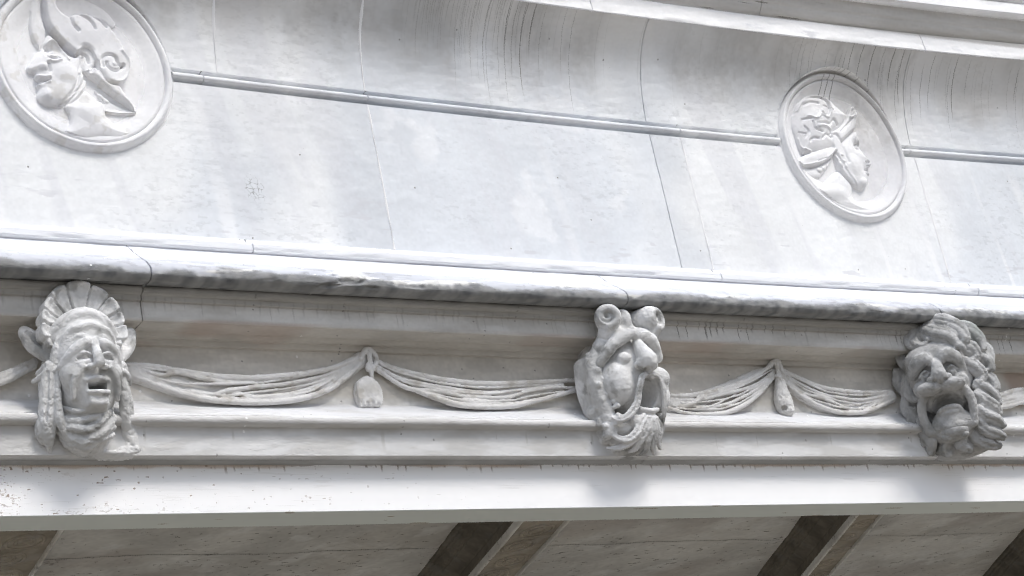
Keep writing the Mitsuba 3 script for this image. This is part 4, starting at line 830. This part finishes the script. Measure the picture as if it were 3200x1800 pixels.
curls = [[(.30, 5.36, -.02, .05), (.345, 5.30, .01, .05), (.335, 5.23, .05, .045), (.30, 5.20, .08, .030)], [(.20, 5.46, .10, .04), (.265, 5.42, .12, .05), (.315, 5.35, .11, .045), (.325, 5.28, .11, .03)],
         [(.06, 5.50, .12, .05), (.13, 5.475, .16, .055), (.20, 5.41, .18, .05), (.225, 5.345, .19, .034), (.195, 5.315, .20, .022)], [(.02, 5.46, .14, .05), (.06, 5.41, .20, .05), (.13, 5.37, .215, .042), (.165, 5.315, .215, .030), (.15, 5.285, .215, .018)],
         [(-.04, 5.49, .08, .045), (-.07, 5.43, .12, .040), (-.05, 5.375, .17, .030), (-.005, 5.355, .19, .026), (.02, 5.385, .20, .016)], [(-.10, 5.43, .02, .04), (-.135, 5.36, .05, .036), (-.125, 5.30, .09, .028), (-.09, 5.285, .12, .020), (-.078, 5.315, .13, .014)],
         [(.215, 5.30, .17, .040), (.255, 5.285, .16, .044), (.27, 5.24, .15, .034), (.235, 5.215, .165, .022)], [(.30, 5.25, .10, .036), (.335, 5.215, .09, .036), (.34, 5.165, .08, .030), (.305, 5.15, .10, .020)],
         [(.20, 5.22, .16, .040), (.245, 5.17, .16, .040), (.275, 5.12, .13, .034), (.255, 5.08, .14, .022)], [(.28, 5.14, .09, .034), (.325, 5.10, .08, .036), (.335, 5.04, .075, .030), (.30, 5.02, .10, .020)],
         [(.23, 5.08, .13, .034), (.285, 5.04, .12, .034), (.325, 4.985, .10, .028), (.335, 4.94, .08, .018)], [(.205, 5.01, .15, .034), (.25, 4.955, .14, .036), (.30, 4.92, .10, .030), (.325, 4.885, .06, .020)],
         [(.20, 4.93, .14, .034), (.245, 4.875, .13, .036), (.295, 4.85, .09, .032), (.33, 4.815, .05, .020)], [(.185, 4.87, .12, .034), (.215, 4.805, .11, .036), (.275, 4.775, .08, .034), (.315, 4.755, .03, .022)],
         [(.14, 4.81, .09, .034), (.17, 4.755, .08, .034), (.23, 4.725, .05, .030), (.28, 4.715, .0, .020)], [(.06, 4.79, .10, .034), (.05, 4.745, .10, .034), (.10, 4.715, .06, .030)], [(-.02, 4.79, .09, .032), (-.05, 4.75, .07, .030), (-.02, 4.715, .05, .024)],
         [(-.10, 5.24, .10, .036), (-.145, 5.185, .08, .040), (-.15, 5.11, .09, .034), (-.125, 5.065, .12, .024)], [(-.16, 5.12, .04, .034), (-.185, 5.05, .04, .036), (-.165, 4.985, .07, .030), (-.13, 4.965, .10, .020)],
         [(-.15, 5.02, .08, .034), (-.175, 4.955, .07, .036), (-.185, 4.88, .06, .036), (-.165, 4.82, .07, .030), (-.135, 4.80, .09, .018)], [(-.13, 4.94, .12, .030), (-.135, 4.87, .12, .034), (-.115, 4.80, .11, .030), (-.13, 4.745, .06, .024)],
         [(-.21, 4.90, .0, .034), (-.22, 4.82, .0, .034), (-.20, 4.755, .02, .028)], [(-.17, 5.30, .0, .034), (-.19, 5.22, .0, .036), (-.175, 5.15, .03, .026)]]
rnd = np.random.default_rng(8)
for P in curls:                                                                                         # each lock is three twisted strands that end in a hook
    p_ = np.array(P)
    t_ = np.gradient(p_[:, :2], axis=0); t_ /= np.linalg.norm(t_, axis=1, keepdims=True)
    nn_ = np.stack([-t_[:, 1], t_[:, 0]], 1)
    for o_, dw in ((-.55, -.002), (.05, .010), (.60, -.004)):
        q_ = np.c_[p_[:, :2] + nn_ * (o_ * p_[:, 3] * (.9 + .3 * rnd.random()))[:, None], p_[:, 2] + dw + .006 * rnd.standard_normal(len(p_)), p_[:, 3] * .60]
        q_[-1, 3] *= .8
        c.cap(q_, .0015)
    c.ell((*p_[-1, :2], p_[-1, 2] + .012), (.016, .016, .016), .006)
c.ell((.09, 5.42, .04), (.20, .12, .14), .02).ell((.22, 5.10, -.02), (.11, .32, .13), .02).ell((-.10, 5.08, -.06), (.10, .34, .13), .02).ell((.06, 4.78, -.04), (.24, .08, .12), .02)
c.cap([(.17, 5.305, .235, .014), (.20, 5.285, .235, .020), (.21, 5.255, .225, .008)], .006)
put('mane', place(c.mesh(.0026, 32, 25, .003), turned), 'm_carved', mk)

# ---- garlands of cloth on the frieze
def swag(name, label, chains, radius, knot=None, pend=None, drop=None, seed=1):
    t = thing(name, label, 'garland', 'cloth garlands on the frieze')
    for P in chains:
        allp = np.array([q for ch in P for q in ch])
        c = Carving((allp[:, 0].min() - .05, allp[:, 1].min() - .05, -.015), (allp[:, 0].max() + .05, allp[:, 1].max() + .06, .12), .004)
        top, low = np.array(P[0]), np.array(P[-1])
        if len(P) > 3:                                                                                  # the cloth between the folds
            for u in (.2, .4, .6, .8):
                n_ = 9
                a = np.array([[np.interp(v, np.linspace(0, 1, len(q)), q[:, k]) for k in (0, 1)] for q in (top, low) for v in np.linspace(0, 1, n_)]).reshape(2, n_, 2)
                m_ = a[0] * (1 - u) + a[1] * u
                c.cap([(x_, z_, .004, .028) for x_, z_ in m_], .02, flat=.9)
        folds = []
        for i, ch in enumerate(P):
            folds.append((ch, 1.0 if i in (0, 3, 4) else .75))
            if i + 1 < len(P) and len(P) > 3:                                                           # finer creases between the traced folds
                a_, b_ = np.array(ch), np.array(P[i + 1])
                q_ = np.linspace(.06, .94, 11)
                mid_ = [tuple(.5 * (np.interp(v, np.linspace(0, 1, len(a_)), a_[:, k]) + np.interp(v, np.linspace(0, 1, len(b_)), b_[:, k])) + .003 * math.sin(9 * v + i) for k in (0, 1)) for v in q_]
                folds.append((mid_, .42))
        for i, (ch, wt) in enumerate(folds):
            n_ = len(ch)
            rr = radius * wt
            c.cap([(x_, z_, .026 + .022 * math.sin(math.pi * j / (n_ - 1)) + .006 * (i % 2), rr * (.55 + .45 * math.sin(math.pi * min(max(j / (n_ - 1), .12), .88)))) for j, (x_, z_) in enumerate(ch)], .003, flat=.95)
        put('swag', place(c.mesh(.0022, 34, seed, .002), on_wall), 'm_swag', t)
        seed += 2
    if knot:
        k_ = np.array(knot)
        c = Carving((*(k_.min(0) - .06), -.015), (*(k_.max(0) + .06), .13), .004)
        c.cap([(x_, z_, .042, .014) for x_, z_ in knot], .004)
        c.cap([(*(k_.mean(0) + (0, .03)), .05, .014), (*(k_.mean(0) - (0, .05)), .045, .012), (*(k_.mean(0) - (0, .11)), .03, .010)], .006)
        c.ell((*k_.mean(0), .006), (*(np.ptp(k_, axis=0) * .30), .02), .006)
        put('knot', place(c.mesh(.002, 40, seed + 1, .002), on_wall), 'm_swag', t)
    if pend:
        import shapely
        poly = shapely.Polygon(pend).buffer(-.012)
        c = Carving((*(np.min(pend, 0) - .04), -.012), (*(np.max(pend, 0) + .04), .10), .004)
        xx, zz = np.meshgrid(c.ax[0], c.ax[1], indexing='ij')
        pts = shapely.points(xx.ravel(), zz.ravel())
        sd = (shapely.distance(pts, poly) - shapely.distance(pts, poly.exterior) * shapely.contains(poly, pts)).reshape(xx.shape) - .012
        dw = np.abs(c.ax[2] - .02) - .026 + .012
        q0 = np.maximum(sd[:, :, None] + .012, 0); q1 = np.maximum(dw[None, None], 0)
        c.d = (np.sqrt(q0 ** 2 + q1 ** 2) + np.minimum(np.maximum(sd[:, :, None] + .012, dw[None, None]), 0) - .012).astype(np.float32)
        for x_, dz in ((.02, .03), (.05, .022), (.082, .034), (.112, .02)):
            c.ell((np.min(pend, 0)[0] + x_, np.min(pend, 0)[1] + .006, .048), (.011, dz, .018), .006, True)
        mx_, mz_ = np.mean(pend, 0)
        c.ell((mx_, mz_ + .01, .03), (.055, .065, .028), .012)
        put('pendant', place(c.mesh(.0025, 40, seed + 2, .002), on_wall), 'm_swag', t)
    if drop:
        d_ = np.array(drop)
        c = Carving((*(d_.min(0) - .08), -.015), (*(d_.max(0) + .08), .14), .004)
        c.cap([(x_, z_, .035, r_) for (x_, z_), r_ in zip(drop, (.018, .030, .044, .056, .050))], .01, flat=.9)
        c.ell((d_[-1][0] + .012, d_[-1][1] - .012, .062), (.022, .026, .022), .004)
        c.ell((d_[-1][0] - .03, d_[-1][1] + .0, .056), (.016, .016, .02), .006, True)
        put('pendant', place(c.mesh(.003, 36, seed + 3, .004), on_wall), 'm_swag', t)
    return t
swag('garland', 'long double garland of cloth with square pendant between face mask and horned mask', (SWAG['A'], SWAG['B']), .016, SWAG['knot1'], SWAG['pendant1'], None, 31)
swag('garland', 'short double garland with drop pendant between horned mask and maned mask', (SWAG['C'], SWAG['D']), .0145, SWAG['knot2'], None, SWAG['pendant2'], 41)
swag('garland', 'end of a cloth garland left of the mask with fan crest', (SWAG['E'],), .022, seed=51)
swag('garland', 'end of a cloth garland right of the maned mask', (SWAG['F'],), .020, seed=53)

# ---- medallions: a dished disc with a moulded rim and a helmeted head in relief
def segdist(U, V, pts, closed=False):
    P = np.array(pts + [pts[0]] if closed else pts, float)
    best = np.full(U.shape, 9.0)
    for a, b in zip(P[:-1], P[1:]):
        e = b - a
        t = np.clip(((U - a[0]) * e[0] + (V - a[1]) * e[1]) / max(e @ e, 1e-12), 0, 1)
        best = np.minimum(best, np.hypot(U - a[0] - t * e[0], V - a[1] - t * e[1]))
    return best

def inside(U, V, pts):
    P = np.array(pts, float)
    r = np.zeros(U.shape, bool)
    for a, b in zip(P, np.roll(P, -1, 0)):
        c_ = (a[1] > V) != (b[1] > V)
        r ^= c_ & (U < (b[0] - a[0]) * (V - a[1]) / (b[1] - a[1] + 1e-12) + a[0])
    return r

def curve(pts, closed=False):
    if closed:
        n = len(pts)
        p = arc(pts[-2:] + pts + pts[:2], 4)
        return p[8:8 + 4 * n]
    return arc(pts, 4) if len(pts) > 2 else pts

WALL = np.array(UPPER)
def wall_y(z):
    return np.where(z < 6.828, -.081, np.interp(z, WALL[:, 1], WALL[:, 0]))

def medallion(label, cx, cz, R, D, layers, seed, depth=.021):
    t = thing('medallion', label, 'medallion', 'round medallions on the white wall')
    def disc(U, V, h, name, keep=None):
        y = -.086 - h + .5 * np.minimum(wall_y(cz + V) + .090, 0)
        v = np.stack([cx + U, y, cz + V], -1).reshape(-1, 3)
        a, b = U.shape
        i, j = np.meshgrid(np.arange(a - 1), np.arange(b - 1), indexing='ij')
        f = np.stack([i * b + j, (i + 1) * b + j, (i + 1) * b + j + 1, i * b + j + 1], -1).reshape(-1, 4)
        if keep is not None:
            f = f[keep.ravel()[f].any(1)]
            used = np.unique(f); new = np.full(len(v), -1); new[used] = np.arange(len(used))
            v, f = v[used], new[f]
        put(name, (v, f), 'm_relief', t)
    # rim, turned: radius from the outside in, height
    prof = [(R + .016, -.030), (R + .016, -.008), *arc([(R + .012, -.004), (R + .006, .0), (R + .003, .012)], 3), *arc([(R, .014), (R - .008, .032), (R - .018, .036), (R - .029, .030), (R - .035, .018)], 4), (R - .038, .010), (R - .042, .018),
            *arc([(R - .047, .022), (R - .062, .021), (R - .085, .015), (R - .11, .006), (R - .125, .002), (R - .14, .0)], 3)]
    prof = np.array(prof)
    th = np.linspace(0, 2 * np.pi, 361)
    rr = prof[:, 0][None] + .0025 * (meshkit.fbm(np.stack([np.cos(th) * 4, np.sin(th) * 4, th * 0 + seed], -1), 3, seed) - .5)[:, None] * 2
    disc(rr * np.cos(th)[:, None], rr * np.sin(th)[:, None], prof[:, 1][None] + 0 * rr, 'rim')
    # hollow floor
    q = np.linspace(0, R - .13, 30)
    U, V = q[None] * np.cos(th)[:, None], q[None] * np.sin(th)[:, None]
    disc(U, V, .004 * np.clip((R - .13 - q[None]) / .05, 0, 1) * (meshkit.fbm(np.stack([U * 6, V * 6, U * 0 + seed], -1), 4, seed) - .5), 'floor')
    # reveal where the disc is sunk into the cove
    zz = cz + (R + .014) * np.sin(th)
    yw = np.minimum(wall_y(zz) - .002, -.07)
    v = np.stack([np.stack([cx + (R + .014 + o) * np.cos(th), y_, cz + (R + .014 + o) * np.sin(th)], -1) for o, y_ in ((0, th * 0 - .05), (0, yw + .006), (.004, yw))], 1).reshape(-1, 3)
    i, j = np.meshgrid(np.arange(360), np.arange(2), indexing='ij')
    put('reveal', (v, np.stack([i * 3 + j, (i + 1) * 3 + j, (i + 1) * 3 + j + 1, i * 3 + j + 1], -1).reshape(-1, 4)), 'm_attic', t)
    # the head
    g_ = np.arange(-R + .03, R - .03, .0029)
    U, V = np.meshgrid(g_, g_, indexing='ij')
    Hh = np.full(U.shape, -.012)
    def smax(a, b, k=.004):
        tt = np.clip(k - np.abs(a - b), 0, None) / k
        return np.maximum(a, b) + tt * tt * k * .25
    for name, base, rise, rad, *tilt in layers:
        pts = curve(D[name], True)
        s = segdist(U, V, pts, True) * np.where(inside(U, V, pts), 1, -1)
        x_ = np.clip(s / rad, 0, 1)
        hh = base + rise * np.sqrt(1 - (1 - x_) ** 2)
        if tilt:
            hh = hh + tilt[0] * U + tilt[1] * V
        Hh = np.where(s > -.0035, smax(Hh, np.where(s > 0, hh, base - .02 + (s + .0035) / .0035 * .02)), Hh)
    on = Hh > .0
    for a, b, ra, rb in D['sockets']:
        e = ((U - a) / ra) ** 2 + ((V - b) / rb) ** 2
        Hh = Hh - np.where(on, .030 * np.exp(-e * 1.2), 0)
    for a, b, ra, rb in D['blobs']:
        big = max(ra, rb) > .03
        e = 1 - ((U - a) / max(ra, .006)) ** 2 - ((V - b) / max(rb, .006)) ** 2
        Hh = Hh + np.where(on | (not big), (.012 * np.clip(e, 0, 1) ** 1.5) if big else .55 * min(ra, rb) * np.sqrt(np.clip(e, 0, 1)), 0)
    for pts in D['ridges']:
        d_ = segdist(U, V, curve(pts))
        Hh = Hh + np.where(on, .011 * np.exp(-(d_ / .0085) ** 2), 0)
    for pts in D['fine']:
        d_ = segdist(U, V, curve(pts))
        Hh = Hh - np.where(on, .010 * np.exp(-(d_ / .0042) ** 2), 0)
    for pts in D['grooves']:
        d_ = segdist(U, V, curve(pts))
        Hh = Hh - np.where(on, depth * np.exp(-(d_ / .0075) ** 2), 0)
    Hh = Hh + np.where(on, .0025 * (meshkit.fbm(np.stack([U * 30, V * 30, U * 0 + seed], -1), 3, seed) - .5), 0)
    Hh = np.where(np.hypot(U, V) > R - .055, -.012, Hh)
    disc(U, V, Hh, 'helmeted_head', Hh > -.010)
    return t
medallion('round medallion with a helmeted head looking left at the left end of the wall', 3.815, 6.785, .468, MED1, (('earpad', .004, .022, .03), ('plume', .001, .010, .04), ('peak', .004, .024, .05), ('neck', .004, .034, .10), ('face', .004, .044, .09), ('guardlow', .002, .006, .02), ('bowl', .026, .028, .022, -.035, -.035), ('guard', .018, .030, .025)), 3)
medallion('round medallion with a helmeted head looking right under streaked stone at the right', 8.832, 6.785, .498, MED2, (('neck', .004, .030, .10), ('face', .006, .042, .08), ('guardlow', .003, .016, .03), ('bowl', .008, .046, .13), ('visor', .014, .032, .030), ('strap', .018, .026, .018), ('guard', .012, .030, .04)), 5, .013)
